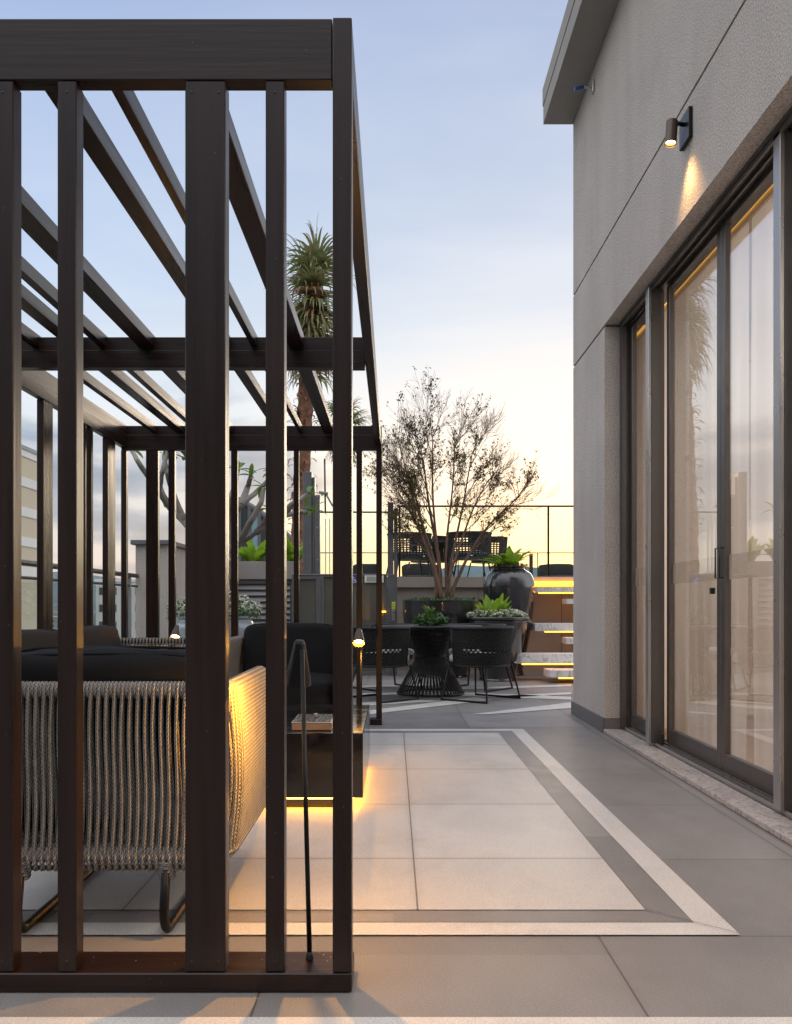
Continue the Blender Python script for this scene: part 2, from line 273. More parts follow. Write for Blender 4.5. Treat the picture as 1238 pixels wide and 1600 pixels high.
# ------------------------------------------------------------------ mesh helpers
class MB:
    def __init__(s): s.v = []; s.f = []; s.uv = []; s.sm = []
    def face(s, idx, uv=None, sm=False): s.f.append(tuple(idx)); s.uv.append(uv); s.sm.append(sm)
    def box(s, x0, y0, z0, x1, y1, z1):
        b = len(s.v); s.v += [(x, y, z) for z in (z0, z1) for y in (y0, y1) for x in (x0, x1)]
        for q in ((0,2,3,1), (4,5,7,6), (0,1,5,4), (1,3,7,5), (3,2,6,7), (2,0,4,6)): s.face([b+i for i in q])
        return s
    def rbox(s, x0, y0, z0, x1, y1, z1, r=.004):
        # box with chamfered edges (all 12)
        r = min(r, (x1-x0)*.45, (y1-y0)*.45, (z1-z0)*.45); b = len(s.v)
        cx, cy, cz = (x0+x1)/2, (y0+y1)/2, (z0+z1)/2; hx, hy, hz = (x1-x0)/2, (y1-y0)/2, (z1-z0)/2
        idx = {}
        for sx in (-1, 1):
            for sy in (-1, 1):
                for sz in (-1, 1):
                    for a in range(3):
                        e = [hx-r, hy-r, hz-r]; e[a] += r
                        idx[(sx, sy, sz, a)] = len(s.v); s.v.append((cx+sx*e[0], cy+sy*e[1], cz+sz*e[2]))
        def F(keys): 
            pts = [Vector(s.v[idx[k]]) for k in keys]; n = (pts[1]-pts[0]).cross(pts[2]-pts[0]); c = sum(pts, Vector())/len(pts)-Vector((cx, cy, cz))
            ks = [idx[k] for k in keys]
            s.face(ks if n.dot(c) > 0 else ks[::-1])
        for a in range(3):
            for sg in (-1, 1):
                o = [i for i in range(3) if i != a]; K = []
                for u, w in ((-1,-1), (1,-1), (1,1), (-1,1)):
                    q = [0,0,0]; q[a] = sg; q[o[0]] = u; q[o[1]] = w; K.append((*q, a))
                F(K)
        for a in range(3):
            o = [i for i in range(3) if i != a]
            for u in (-1, 1):
                for w in (-1, 1):
                    q = [0,0,0]; q[o[0]] = u; q[o[1]] = w; q1 = list(q); q1[a] = -1; q2 = list(q); q2[a] = 1
                    F([(*q1, o[0]), (*q2, o[0]), (*q2, o[1]), (*q1, o[1])])
        for sx in (-1, 1):
            for sy in (-1, 1):
                for sz in (-1, 1): F([(sx, sy, sz, 0), (sx, sy, sz, 1), (sx, sy, sz, 2)])
        return s
    def tube(s, pts, r, n=8, cap=True, closed=False):
        pts = [Vector(p) for p in pts]; b = len(s.v); L_ = 0; m = len(pts)
        rr = r if isinstance(r, (list, tuple)) else [r]*m
        up = None; rings = []
        for i, p in enumerate(pts):
            if closed: t = (pts[(i+1) % m]-pts[i-1])
            else: t = (pts[min(i+1, m-1)]-pts[max(i-1, 0)])
            t = t.normalized() if t.length > 1e-9 else Vector((0,0,1))
            if up is None: up = t.orthogonal().normalized()
            else:
                up = up-t*up.dot(t); up = up.normalized() if up.length > 1e-6 else t.orthogonal().normalized()
            w = t.cross(up)
            if i: L_ += (p-pts[i-1]).length
            rings.append(L_)
            for k in range(n):
                a = 2*PI*k/n; s.v.append(tuple(p+(up*math.cos(a)+w*math.sin(a))*rr[i]))
        for i in range(m if closed else m-1):
            j = (i+1) % m
            for k in range(n):
                k2 = (k+1) % n
                s.face((b+i*n+k, b+i*n+k2, b+j*n+k2, b+j*n+k), ((k/n, rings[i]), ((k+1)/n, rings[i]), ((k+1)/n, rings[j]), (k/n, rings[j])), True)
        if cap and not closed:
            s.face([b+k for k in range(n)][::-1]); s.face([b+(m-1)*n+k for k in range(n)])
        return s
    def lathe(s, prof, c=(0, 0, 0), n=48, wob=0, sm=True):
        b = len(s.v)
        for i, (r, z) in enumerate(prof):
            for k in range(n):
                a = 2*PI*k/n; q = 1+wob*noise.noise(Vector((math.cos(a)*2, math.sin(a)*2, z*3+c[0])))
                s.v.append((c[0]+r*q*math.cos(a), c[1]+r*q*math.sin(a), c[2]+z))
        for i in range(len(prof)-1):
            for k in range(n):
                k2 = (k+1) % n; s.face((b+i*n+k, b+i*n+k2, b+(i+1)*n+k2, b+(i+1)*n+k), None, sm)
        if prof[0][0] > 1e-4: s.face([b+k for k in range(n)][::-1])
        if prof[-1][0] > 1e-4: s.face([b+(len(prof)-1)*n+k for k in range(n)])
        return s
    def poly(s, pts):
        b = len(s.v); s.v += [tuple(p) for p in pts]; s.face(range(b, b+len(pts))); return s
    def prism(s, pts, z0, z1):
        b = len(s.v); n = len(pts); s.v += [(p[0], p[1], z0) for p in pts]+[(p[0], p[1], z1) for p in pts]
        s.face([b+i for i in range(n)][::-1]); s.face([b+n+i for i in range(n)])
        for i in range(n): j = (i+1) % n; s.face((b+i, b+j, b+n+j, b+n+i))
        return s
    def leaf(s, p, az, ln, w, rise=.9, droop=1.6, seg=5, fold=.25, tw=0):
        # curved ribbon leaf: starts at pitch `rise`, bends down by `droop` over its length
        b = len(s.v); q = Vector(p); pit = rise; st = ln/seg
        side = Vector((-math.sin(az+tw), math.cos(az+tw), 0))
        for i in range(seg+1):
            t = i/seg; ww = w*.5*max(.03, math.sin(PI*min(1, t*.9+.08))**.8)
            d = Vector((math.cos(az)*math.cos(pit), math.sin(az)*math.cos(pit), math.sin(pit))); up = side.cross(d)*-1
            s.v += [tuple(q-side*ww+up*ww*fold), tuple(q), tuple(q+side*ww+up*ww*fold)]
            q = q+d*st; pit -= droop/seg
        for i in range(seg):
            for k in (0, 1): s.face((b+i*3+k, b+i*3+k+1, b+i*3+k+4, b+i*3+k+3), None, True)
        return s
    def build(s, name, m, parent=None, loc=None, rot=None, label=None):
        me = bpy.data.meshes.new(name); off = Vector((0, 0, 0))
        if parent is not None and loc is None:
            q = parent
            while q: off += q.location; q = q.parent
        elif parent is None and loc is None and s.v:
            xs, ys, zs = zip(*s.v); off = Vector(((min(xs)+max(xs))/2, (min(ys)+max(ys))/2, min(zs)))
        me.from_pydata([(v[0]-off.x, v[1]-off.y, v[2]-off.z) for v in s.v], [], s.f)
        if any(u for u in s.uv):
            ul = me.uv_layers.new(name='UVMap').data; i = 0
            for f, u in zip(s.f, s.uv):
                for k in range(len(f)):
                    if u: ul[i].uv = u[k]
                    i += 1
        me.polygons.foreach_set('use_smooth', s.sm)
        me.materials.append(m); me.update()
        o = bpy.data.objects.new(name, me); C.objects.link(o)
        if parent is not None: o.parent = parent
        o.location = loc if loc is not None else ((0, 0, 0) if parent is not None else off)
        if rot: o.rotation_euler = rot
        if label: o['label'] = label
        return o
def tag(o, label=None, cat=None, group=None, kind=None):
    if label: o['label'] = label
    if cat: o['category'] = cat
    if group: o['group'] = group
    if kind: o['kind'] = kind
    return o
def thing(name, label, cat, loc=(0, 0, 0), rz=0, group=None):
    o = bpy.data.objects.new(name, None); C.objects.link(o); o.empty_display_size = .1
    o.location = loc; o.rotation_euler = (0, 0, rz); return tag(o, label, cat, group)
def copy_tree(o, parent=None):
    c = o.copy(); C.objects.link(c); c.parent = parent
    for ch in list(o.children): copy_tree(ch, c)
    return c
def px(x, y, Y): return Vector(((x-615)*Y/1400, Y, H+(947-y)*Y/1400))
def pf(x, y, z=0): Y = (H-z)*1400/(y-947); return ((x-615)*Y/1400, Y)
Z0 = (0, 0, 0)

# ------------------------------------------------------------------ setting: floors and land
def sheet(name, pts, z, m):
    o = MB().poly([(p[0], p[1], z) for p in pts]).build(name, m); tag(o, kind='structure'); return o
f = MB(); f.box(-2.75, -6, -.4, 9, 13.0, 0); tag(f.build('terrace_floor', T_DARK), kind='structure')
m = MB(); m.box(-2.7, -6, -34, 9, 27, -.402); tag(m.build('tower_podium', GREYB), kind='structure')
def rect(x0, y0, x1, y1): return [(x0, y0), (x1, y0), (x1, y1), (x0, y1)]
XL = -2.6
def ring(name, X, Y0, Y1, t, z, m):
    b = MB()
    for q in ([(XL, Y0), (X, Y0), (X-t, Y0+t), (XL, Y0+t)], [(X, Y0), (X, Y1), (X-t, Y1-t), (X-t, Y0+t)], [(X, Y1), (XL, Y1), (XL, Y1-t), (X-t, Y1-t)]):
        b.poly([(p[0], p[1], z) for p in q])
    tag(b.build(name, m), kind='structure')
sheet('pale_tile_field', rect(XL, 2.724, .768, 6.55), .004, T_WHITE)
ring('light_border', .977, 2.523, 6.75, .098, .004, T_LIGHT)
ring('grey_border', .877, 2.625, 6.65, .107, .004, T_BAND)
sheet('light_band_front', rect(XL, 1.90, 1.5, 2.018), .004, T_LIGHT)
# mitre joints
b = MB()
for (x0, y0, x1, y1) in ((.977, 2.523, .768, 2.724),):
    b.poly([(x0-.002, y0, .0085), (x0+.002, y0, .0085), (x1+.002, y1, .0085), (x1-.002, y1, .0085)])
tag(b.build('mitre_joint', INK), kind='structure')
# diagonal bands of the dining floor
bands = [[(560,1113),(742,1090),(770,1094),(560,1119)], [(735,1117),(893,1098),(893,1107),(760,1117)], [(560,1088),(640,1085),(893,1094),(893,1089.5),(700,1081),(560,1084)],
         [(780,1088),(893,1082),(893,1085.5),(800,1090)], [(700,1076),(893,1070),(893,1073),(720,1078)], [(560,1072),(680,1069),(680,1071.5),(560,1075)], [(560,1099),(650,1094),(690,1096),(560,1104)]]
b = MB()
for q in bands: b.poly([(*pf(*p), .004) for p in q][::-1])
tag(b.build('diagonal_floor_bands', T_LIGHT), kind='structure')
o = MB().poly([(-9000, -9000, -34), (9000, -9000, -34), (9000, 9000, -34), (-9000, 9000, -34)]).build('ground', GROUND); tag(o, kind='structure')
# hills on the horizon
b = MB(); n = 160; R0 = 7000
for i in range(n+1):
    a = R(-20)+R(220)*i/n; h = 150+170*max(0, noise.fractal(Vector((a*3.1, 5, 0)), .9, 2.1, 5)+.55)
    b.v += [(R0*math.cos(a), R0*math.sin(a), -34), (R0*1.07*math.cos(a), R0*1.07*math.sin(a), h*.7), (R0*1.13*math.cos(a), R0*1.13*math.sin(a), h), (R0*1.25*math.cos(a), R0*1.25*math.sin(a), -34)]
for i in range(n):
    for k in range(3): b.face((i*4+k, i*4+k+1, i*4+k+5, i*4+k+4), None, True)
tag(b.build('hills', HILL), kind='structure')
# distant town: a mass of small blocks
b = MB(); rr = random.Random(3)
for i in range(1500):
    a = R(rr.uniform(52, 128)); d = 260+3500*rr.random()**1.6; x, y = d*math.cos(a), d*math.sin(a); w = rr.uniform(7, 16); dp = rr.uniform(7, 16)
    b.box(x-w, y-dp, -34, x+w, y+dp, -34+rr.choice((6, 7, 9, 10, 14, 20)))
tag(b.build('distant_town', CITY), label='low grey houses of the town spread out far below', cat='town', kind='stuff')
def block(name, label, x0, x1, y0, y1, z0, z1, m, fl=3.0, bays=4, group=None, bandm=None):
    t = thing(name, label, 'building', ((x0+x1)/2, y0, z0), 0, group)
    MB().box(x0, y0, z0, x1, y1, z1).build('wall', m, t)
    MB().box(x0-.2, y0-.2, z1, x1+.2, y1+.2, z1+.5).build('roof', WHITEB, t)
    nf = int((z1-z0)/fl)
    for k in range(max(0, nf-7), nf):
        z = z0+k*fl+.9
        if z+1.4 > z1: continue
        w = (x1-x0)/bays
        for i in range(bays):
            MB().box(x0+w*(i+.28), y0-.06, z, x0+w*(i+.72), y0+.02, z+1.3).build('window', WINB, t)
    return t
block('apartment_building', 'white apartment block with rows of small windows beside the left grey pier', -52.5, -44, 158, 170, -34, 5.2, WHITEB, 3, 4)
block('high_rise', 'slim pale high rise far away behind the black handrail', -196, -189, 590, 600, -34, 12, WHITEB, 3, 3)
block('high_rise', 'low wide pale block at the foot of the far slim high rise', -215, -192, 560, 570, -34, -6, GREYB, 3, 6)
# banded residential tower at the left
t = thing('apartment_tower', 'beige residential tower with white floor bands at far left', 'building', (-48, 95, -34))
MB().box(-62, 60, -34, -37.8, 95, 16.9).build('wall', CREAM, t)
b = MB()
for k in range(5): z = 4.0+k*3.05; b.box(-62.1, 59.9, z, -37.7, 95.1, z+.95)
b.build('floor_band', WHITEB, t)
MB().box(-62.2, 59.8, 16.9, -37.6, 95.2, 17.3).build('roof', GREYB, t)
for k in range(5):
    for i in range(5): MB().box(-60+i*4.6, 59.93, 5.2+k*3.05-.2, -58.6+i*4.6, 60.02, 6.4+k*3.05-.2).build('window', WINB, t)

# ------------------------------------------------------------------ left edge of the terrace
t = thing('glass_railing', 'glass railing with black top rail along the left terrace edge', 'railing', (-2.64, 3, 0))
b = MB(); b.tube([(-2.6, -4, 1.235), (-2.6, 9.08, 1.235)], .022, 12); b.build('handrail', BLK, t)
b = MB(); b.tube([(-2.6, -4, 1.13), (-2.6, 9.08, 1.13)], .012, 10); b.build('lower_rail', BLK, t)
for k in range(7): MB().rbox(-2.62, -3.5+k*2.05, 0.0, -2.585, -3.46+k*2.05, 1.215, .003).build('post', LIFT_L, t)
MB().box(-2.607, -4, .05, -2.599, 9.05, 1.11).build('glass_panel', GLASSR, t)
t = thing('parapet_pier', 'grey rendered parapet pier and wall with slate cap left of the white flower pot', 'wall', (-2.5, 10, 0))
MB().box(-2.62, 9.1, 0, -2.30, 12.46, 1.55).build('wall', STUCCO, t)
MB().rbox(-2.66, 9.05, 1.552, -2.26, 12.46, 1.60, .006).build('cap', CAPM, t)

# ------------------------------------------------------------------ building at the right
B = thing('building', 'grey stucco house wall with overhanging eave and tall sliding doors', 'building', (1.55, 7.7, 0))
XW = 1.55; YC = 7.72; OY = 6.575; OZ = 2.99; G = .018
b = MB()
b.box(XW, OY, 0, 1.70, YC, OZ+.006-G); b.box(1.70, YC-.2, 0, 5.5, YC, OZ+.006-G)           # pier below first groove
b.build('wall_pier', STUCCO, B)
b = MB(); b.box(XW, -6, OZ+.006, 1.84, YC, 3.60-G/2); b.box(1.84, YC-.2, OZ+.006, 5.5, YC, 3.60-G/2); b.build('wall_lintel', STUCCO, B)
MB().box(XW, -6, 3.60+G/2, 5.5, YC, 5.09).build('wall_upper', STUCCO, B)
b = MB(); b.box(XW+.015, -5.99, 3.60-G/2, 1.83, YC-.015, 3.60+G/2); b.box(1.83, YC-.19, 3.60-G/2, 5.49, YC-.015, 3.60+G/2); b.box(XW+.015, OY+.01, OZ+.006-G, 1.69, YC-.015, OZ+.006); b.box(1.69, YC-.19, OZ+.006-G, 5.49, YC-.015, OZ+.006); b.build('groove', CAPM, B)
b = MB(); b.box(1.295, -6, 5.092, 5.6, YC+.02, 5.25); b.build('eave', EAVE, B)
MB().box(1.29, -6, 5.252, 5.6, YC+.03, 5.40).build('eave_cap', EAVE, B)
b = MB(); b.box(XW-.016, OY-.001, 0.001, XW-.001, YC+.016, .108); b.box(XW-.001, YC+.001, .001, 5.5, YC+.016, .108); b.box(XW-.001, OY-.014, .031, XW+.11, OY-.001, .108)
b.build('baseboard', STUCCO_D, B)
MB().rbox(XW-.012, -6, .001, XW+.125, OY-.015, .030, .004).build('threshold', GRANITE, B)
b = MB()
for x in (1.682, 1.712, 1.752, 1.792): b.box(x, -6, .012, x+.006, OY-.02, .052)
b.box(1.676, -6, .002, 1.83, OY-.02, .012); b.build('track', ALU_L, B)
b = MB(); b.box(1.66, OY-.055, .031, 1.738, OY-.002, OZ-.002); b.box(1.645, -6, 2.977, 1.84, OY-.056, OZ+.003); b.box(1.662, OY-.056-.02, .053, 1.69, OY-.056, 2.976)
b.box(1.655, -6, 2.955, 1.667, OY-.08, 2.9765); b.box(1.70, -6, 2.955, 1.710, OY-.08, 2.9765)
b.build('door_frame', ALU, B)
def panel(y0, y1, x, handle=False, post=None, film=True):
    d = MB(); sw = .058; z0, z1 = .055, 2.972
    d.rbox(x, y0, z0, x+.034, y0+sw, z1, .003); d.rbox(x, y1-sw, z0, x+.034, y1, z1, .003)
    d.rbox(x+.001, y0+sw, z0, x+.033, y1-sw, z0+.095, .003); d.rbox(x+.001, y0+sw, z1-.028, x+.033, y1-sw, z1, .003)
    o = d.build('sliding_door', ALU, B)
    MB().box(x+.014, y0+sw-.005, z0+.09, x+.020, y1-sw+.005, z1-.025).build('pane', GLASS, o)
    if film: MB().box(x+.0215, y0+sw, 1.07, x+.0225, y1-sw, 1.20).build('frosted_band', FILM, o)
    if post: 
        MB().rbox(post[0], post[1], .05, post[0]+.02, post[2], 2.974, .003).build('edge_profile', ALU_L, o)
        MB().rbox(post[0]+.0205, post[1]+.002, .05, x-.001, post[2]-.002, 2.974, .002).build('post', ALU, o)
    return o
o1 = panel(5.80, OY-.057, 1.722, post=(1.632, 5.735, 5.80))
o2 = panel(4.785, 5.73, 1.748)
o3 = panel(3.905, 4.780, 1.748)
o4 = panel(2.2, 3.80, 1.722, post=(1.655, 3.835, 3.905))
o5 = panel(.3, 2.19, 1.748); o6 = panel(-2.5, .29, 1.722)
for o, y in ((o2, 4.815), (o3, 4.752)):
    h = MB(); h.tube([(1.747, y, 1.08), (1.730, y, 1.08), (1.730, y, 1.24), (1.747, y, 1.24)], .0042, 8); h.build('handle', BLKP, o)
MB().rbox(1.722, 4.86, .995, 1.747, 4.885, 1.03, .003).build('latch', BLKP, o2)
MB().rbox(1.69, 5.68, .05, 1.72, 5.70, .12, .003).build('stopper', BLKP, o2)
# room behind
r_ = MB(); r_.box(5.4, -2.6, .0, 5.5, YC-.201, 3.59); r_.box(1.84, -2.7, .0, 5.5, -2.6, 3.59); r_.build('room_wall', INT, B)
MB().box(1.84, -2.6, .003, 5.4, YC-.201, .012).build('room_floor', INTF, B)
MB().box(1.845, -2.6, 3.40, 5.4, YC-.201, 3.58).build('room_ceiling', INT, B)
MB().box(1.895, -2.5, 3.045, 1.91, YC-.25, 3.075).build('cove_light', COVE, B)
MB().box(1.915, -2.55, 3.02, 1.93, YC-.25, 3.10).build('pelmet', INT, B)
al = bpy.data.lights.new('room_light', 'AREA'); al.shape = 'RECTANGLE'; al.size = 1.6; al.size_y = 7; al.energy = 400; al.color = (1, .83, .70)
ao = bpy.data.objects.new('room_light', al); C.objects.link(ao); ao.location = (3.6, 2.5, 3.3)
def curtain(y0, y1, label, seed):
    r = random.Random(seed); b = MB(); n = int((y1-y0)/.012); ph = r.random()*9; rows = 14
    for j in range(rows+1):
        z = 3.34-(3.31)*j/rows
        for i in range(n+1):
            y = y0+(y1-y0)*i/n; gather = 1-.10*math.sin(PI*min(1, j/rows))*0
            q_ = y*17+ph+2.2*noise.noise(Vector((y*1.3, ph, 0))); k_ = .35+.65*noise.noise(Vector((y*2.1, 4+ph, j*.07)))
            x = 2.0+(.010+.022*j/rows)*k_*math.sin(q_*1.9)+(.006+.030*j/rows)*noise.noise(Vector((y*5, ph, j*.10)))
            b.v.append((x, y, z))
    for j in range(rows):
        for i in range(n):
            a = j*(n+1)+i; b.face((a, a+1, a+n+2, a+n+1), None, True)
    tag(b.build('curtain', CURT), label, 'curtain', 'sheer curtains behind the sliding doors')
curtain(5.05, 7.42, 'white sheer curtain behind the far end of the sliding doors', 1)
curtain(3.2, 5.0, 'white sheer curtain behind the door pane nearest the camera', 2)
# wall lamp
t = thing('wall_lamp', 'small dark wall spotlight lit above the sliding doors', 'lamp', (1.55, 4.72, 3.45))
MB().rbox(1.528, 4.635, 3.36, 1.5495, 4.79, 3.52, .003).build('back_plate', BLK, t)
MB().tube([(1.527, 4.70, 3.455), (1.495, 4.70, 3.462), (1.475, 4.70, 3.455)], .011, 10).build('arm', BLK, t)
c0 = Vector((1.462, 4.70, 3.47)); ax = Vector((-.10, -.12, -1)).normalized()
b = MB(); b.tube([c0, c0+ax*.125], .030, 20, cap=False); b.tube([c0+ax*.003, c0+ax*.118], .026, 20, cap=False)
b.tube([c0-ax*.002, c0], .030, 20); b.build('shade', BRONZE, t)
MB().tube([c0+ax*.100, c0+ax*.104], .0255, 20).build('bulb', BULB, t)
def spot(name, loc, direction, energy, ang, r=.012, blend=.5, col=(1, .55, .20), parent=None):
    l = bpy.data.lights.new(name, 'SPOT'); l.energy = energy; l.spot_size = R(ang); l.spot_blend = blend; l.color = col; l.shadow_soft_size = r
    o = bpy.data.objects.new(name, l); C.objects.link(o); o.location = loc; o.rotation_euler = Vector(direction).to_track_quat('-Z', 'Y').to_euler(); return o
spot('wall_lamp_light', c0+ax*.135, (.14, -.02, -1), 24, 90, .045, 1.0, col=(1, .56, .20))
t = thing('wall_bracket', 'small steel bracket with blue insulator under the eave', 'bracket', (1.55, 6.93, 4.94))
MB().rbox(1.535, 6.90, 4.90, 1.549, 6.96, 4.99, .003).build('plate', STEEL, t)
MB().tube([(1.534, 6.93, 4.945), (1.47, 6.93, 4.945)], .010, 8).build('arm', STEEL, t)
MB().tube([(1.469, 6.93, 4.945), (1.40, 6.92, 4.925)], .014, 10).build('insulator', BLUE, t)

# ------------------------------------------------------------------ pergola
P = thing('pergola', 'dark stained timber slatted pergola over the lounge chairs', 'pergola', (-.10, 2.149, 0))
F0 = 2.149; PT = 2.342; PBm = 2.195
def post(x0, x1, y0, y1, z0=.050, z1=PBm-.002): MB().rbox(x0, y0, z0, x1, y1, z1, .0022).build('post', WZ, P)
MB().rbox(-2.128, F0+.001, .002, -.100, F0+.140, .048, .003).build('base_beam', WX, P)
MB().rbox(-2.128, F0+.003, PBm, -.1475, F0+.052, PT, .0022).build('top_beam', WX, P)
for a, c_ in ((-2.125,-2.04), (-1.86,-1.815), (-1.70,-1.655), (-1.50,-1.40), (-1.25,-1.205), (-1.012,-.914), (-.808,-.762), (-.501,-.404), (-.3075,-.2625)): post(a, c_, F0+.004, F0+.054)
MB().rbox(-.146, F0, .050, -.100, F0+.062, PT+.001, .0022).build('corner_post', WZ, P)
# side beams
MB().rbox(-.148, F0+.0635, PBm, -.100, 6.994, PT, .0022).build('side_beam', WY, P)
MB().rbox(-2.128, F0+.0555, PBm-.03, -2.085, 6.994, PT, .0022).build('side_beam', WY, P)
# mid and rear cross beams, two tiers
for y, d in ((4.66, .07), (6.998, .055)):
    if y < 5: 
        MB().rbox(-2.084, y, 2.172, -.149, y+d, 2.262, .0022).build('cross_beam', WX, P)
        MB().rbox(-2.084, y+.018, 2.2635, -.149, y+d-.012, 2.335, .0022).build('cross_beam', WX, P)
    else:
        MB().rbox(-2.128, y, 2.150, -.092, y+d, 2.268, .0022).build('cross_beam', WX, P)
        MB().rbox(-2.128, y+.018, 2.2695, -.092, y+d, PT, .0022).build('cross_beam', WX, P)
for a, c_ in ((-.548,-.468), (-.742,-.712), (-.918,-.855), (-1.335,-1.25), (-1.54,-1.50), (-1.70,-1.63), (-1.89,-1.85)):
    MB().rbox(a, F0+.0535, 2.284, c_, 6.996, PT+.003, .0022).build('rafter', WY, P)
for a, c_ in ((-.135,-.090), (-.29,-.245), (-.78,-.74), (-1.27,-1.22), (-1.50, -1.455), (-1.76,-1.71), (-1.935,-1.84), (-2.13,-2.088)): post(a, c_, 7.0, 7.05, .050, 2.148)
MB().rbox(-2.13, 6.99, .002, -.090, 7.10, .048, .003).build('base_beam', WX, P)
MB().rbox(-2.15, 2.30, .002, -2.07, 6.985, .048, .003).build('base_beam', WY, P)
for y, d in ((2.75,.1), (3.0,.04), (3.3,.1), (3.75,.04), (4.1,.15), (4.5,.04), (4.86,.1), (5.34,.15), (5.78,.04), (6.06,.035), (6.185,.04), (6.545,.18)):
    post(-2.127, -2.087, y, y+d, .050, PBm-.032)
# plugged screw heads where the slats meet the beams
for x in (-.985, -.94, -.785, -.485, -.42, -.285):
    for z in (PBm-.03, .075): MB().lathe([(.0032, 0), (.0032, .0004), (.0001, .0005)], Z0, 10).build('screw', BLKP, P, loc=(x+.10, .0035, z), rot=(PI/2, 0, 0))
# grime and dust on the base beam
b = MB(); rr = random.Random(5)
for i in range(26):
    x = rr.uniform(-1.1, -.12); y = rr.uniform(F0+.06, F0+.135); r = rr.uniform(.0006, .0018)
    b.lathe([(r, 0), (r*.7, r*.4), (0.0001, r*.5)], (x, y, .0482), 6)
tag(b.build('dust_crumbs', SIGNW), 'pale crumbs of dust scattered on the wet base beam', 'dust', kind='stuff')

# ------------------------------------------------------------------ rope seating
def rrect_path(w, d, r, z, open_front=True, n=6):
    # U path: starts front right, goes back, ends front left (back side at y=-d/2)
    pts = [(w/2, d/2, z)]
    m = 10
    for i in range(1, m): pts.append((w/2, d/2-(d-r)*i/m, z))
    for i in range(n+1):
        a = -PI/2*i/n; pts.append((w/2-r+r*math.cos(a), -d/2+r+r*math.sin(a), z))
    for i in range(1, m): pts.append((w/2-r-(w-2*r)*i/m, -d/2, z))
    for i in range(n+1):
        a = -PI/2-PI/2*i/n; pts.append((-w/2+r+r*math.cos(a), -d/2+r+r*math.sin(a), z))
    for i in range(1, m+1): pts.append((-w/2, -d/2+r+(d-r)*i/m, z))
    return pts
def cushion(b, c, s, p=.32, seed=0, wr=.006, n=22, bulge=.12):
    # superellipsoid pillow with soft wrinkles
    o = len(b.v); sx, sy, sz = s[0]/2, s[1]/2, s[2]/2
    def sp(v, e): return math.copysign(abs(v)**e, v)
    nu, nv = n*2, n
    for j in range(nv+1):
        ph = -PI/2+PI*j/nv
        for i in range(nu):
            th = 2*PI*i/nu
            x = sp(math.cos(ph), p)*sp(math.cos(th), p); y = sp(math.cos(ph), p)*sp(math.sin(th), p); z = sp(math.sin(ph), p)
            k = 1+wr*14*noise.noise(Vector((x*1.7+seed, y*1.7, z*1.7)))+wr*6*noise.noise(Vector((x*5+seed, y*5, z*5)))
            zz = z*(1+bulge*(1-x*x)*(1-y*y))
            b.v.append((c[0]+x*sx*k, c[1]+y*sy*k, c[2]+zz*sz*k))
    for j in range(nv):
        for i in range(nu): i2 = (i+1) % nu; b.face((o+j*nu+i, o+j*nu+i2, o+(j+1)*nu+i2, o+(j+1)*nu+i), None, True)
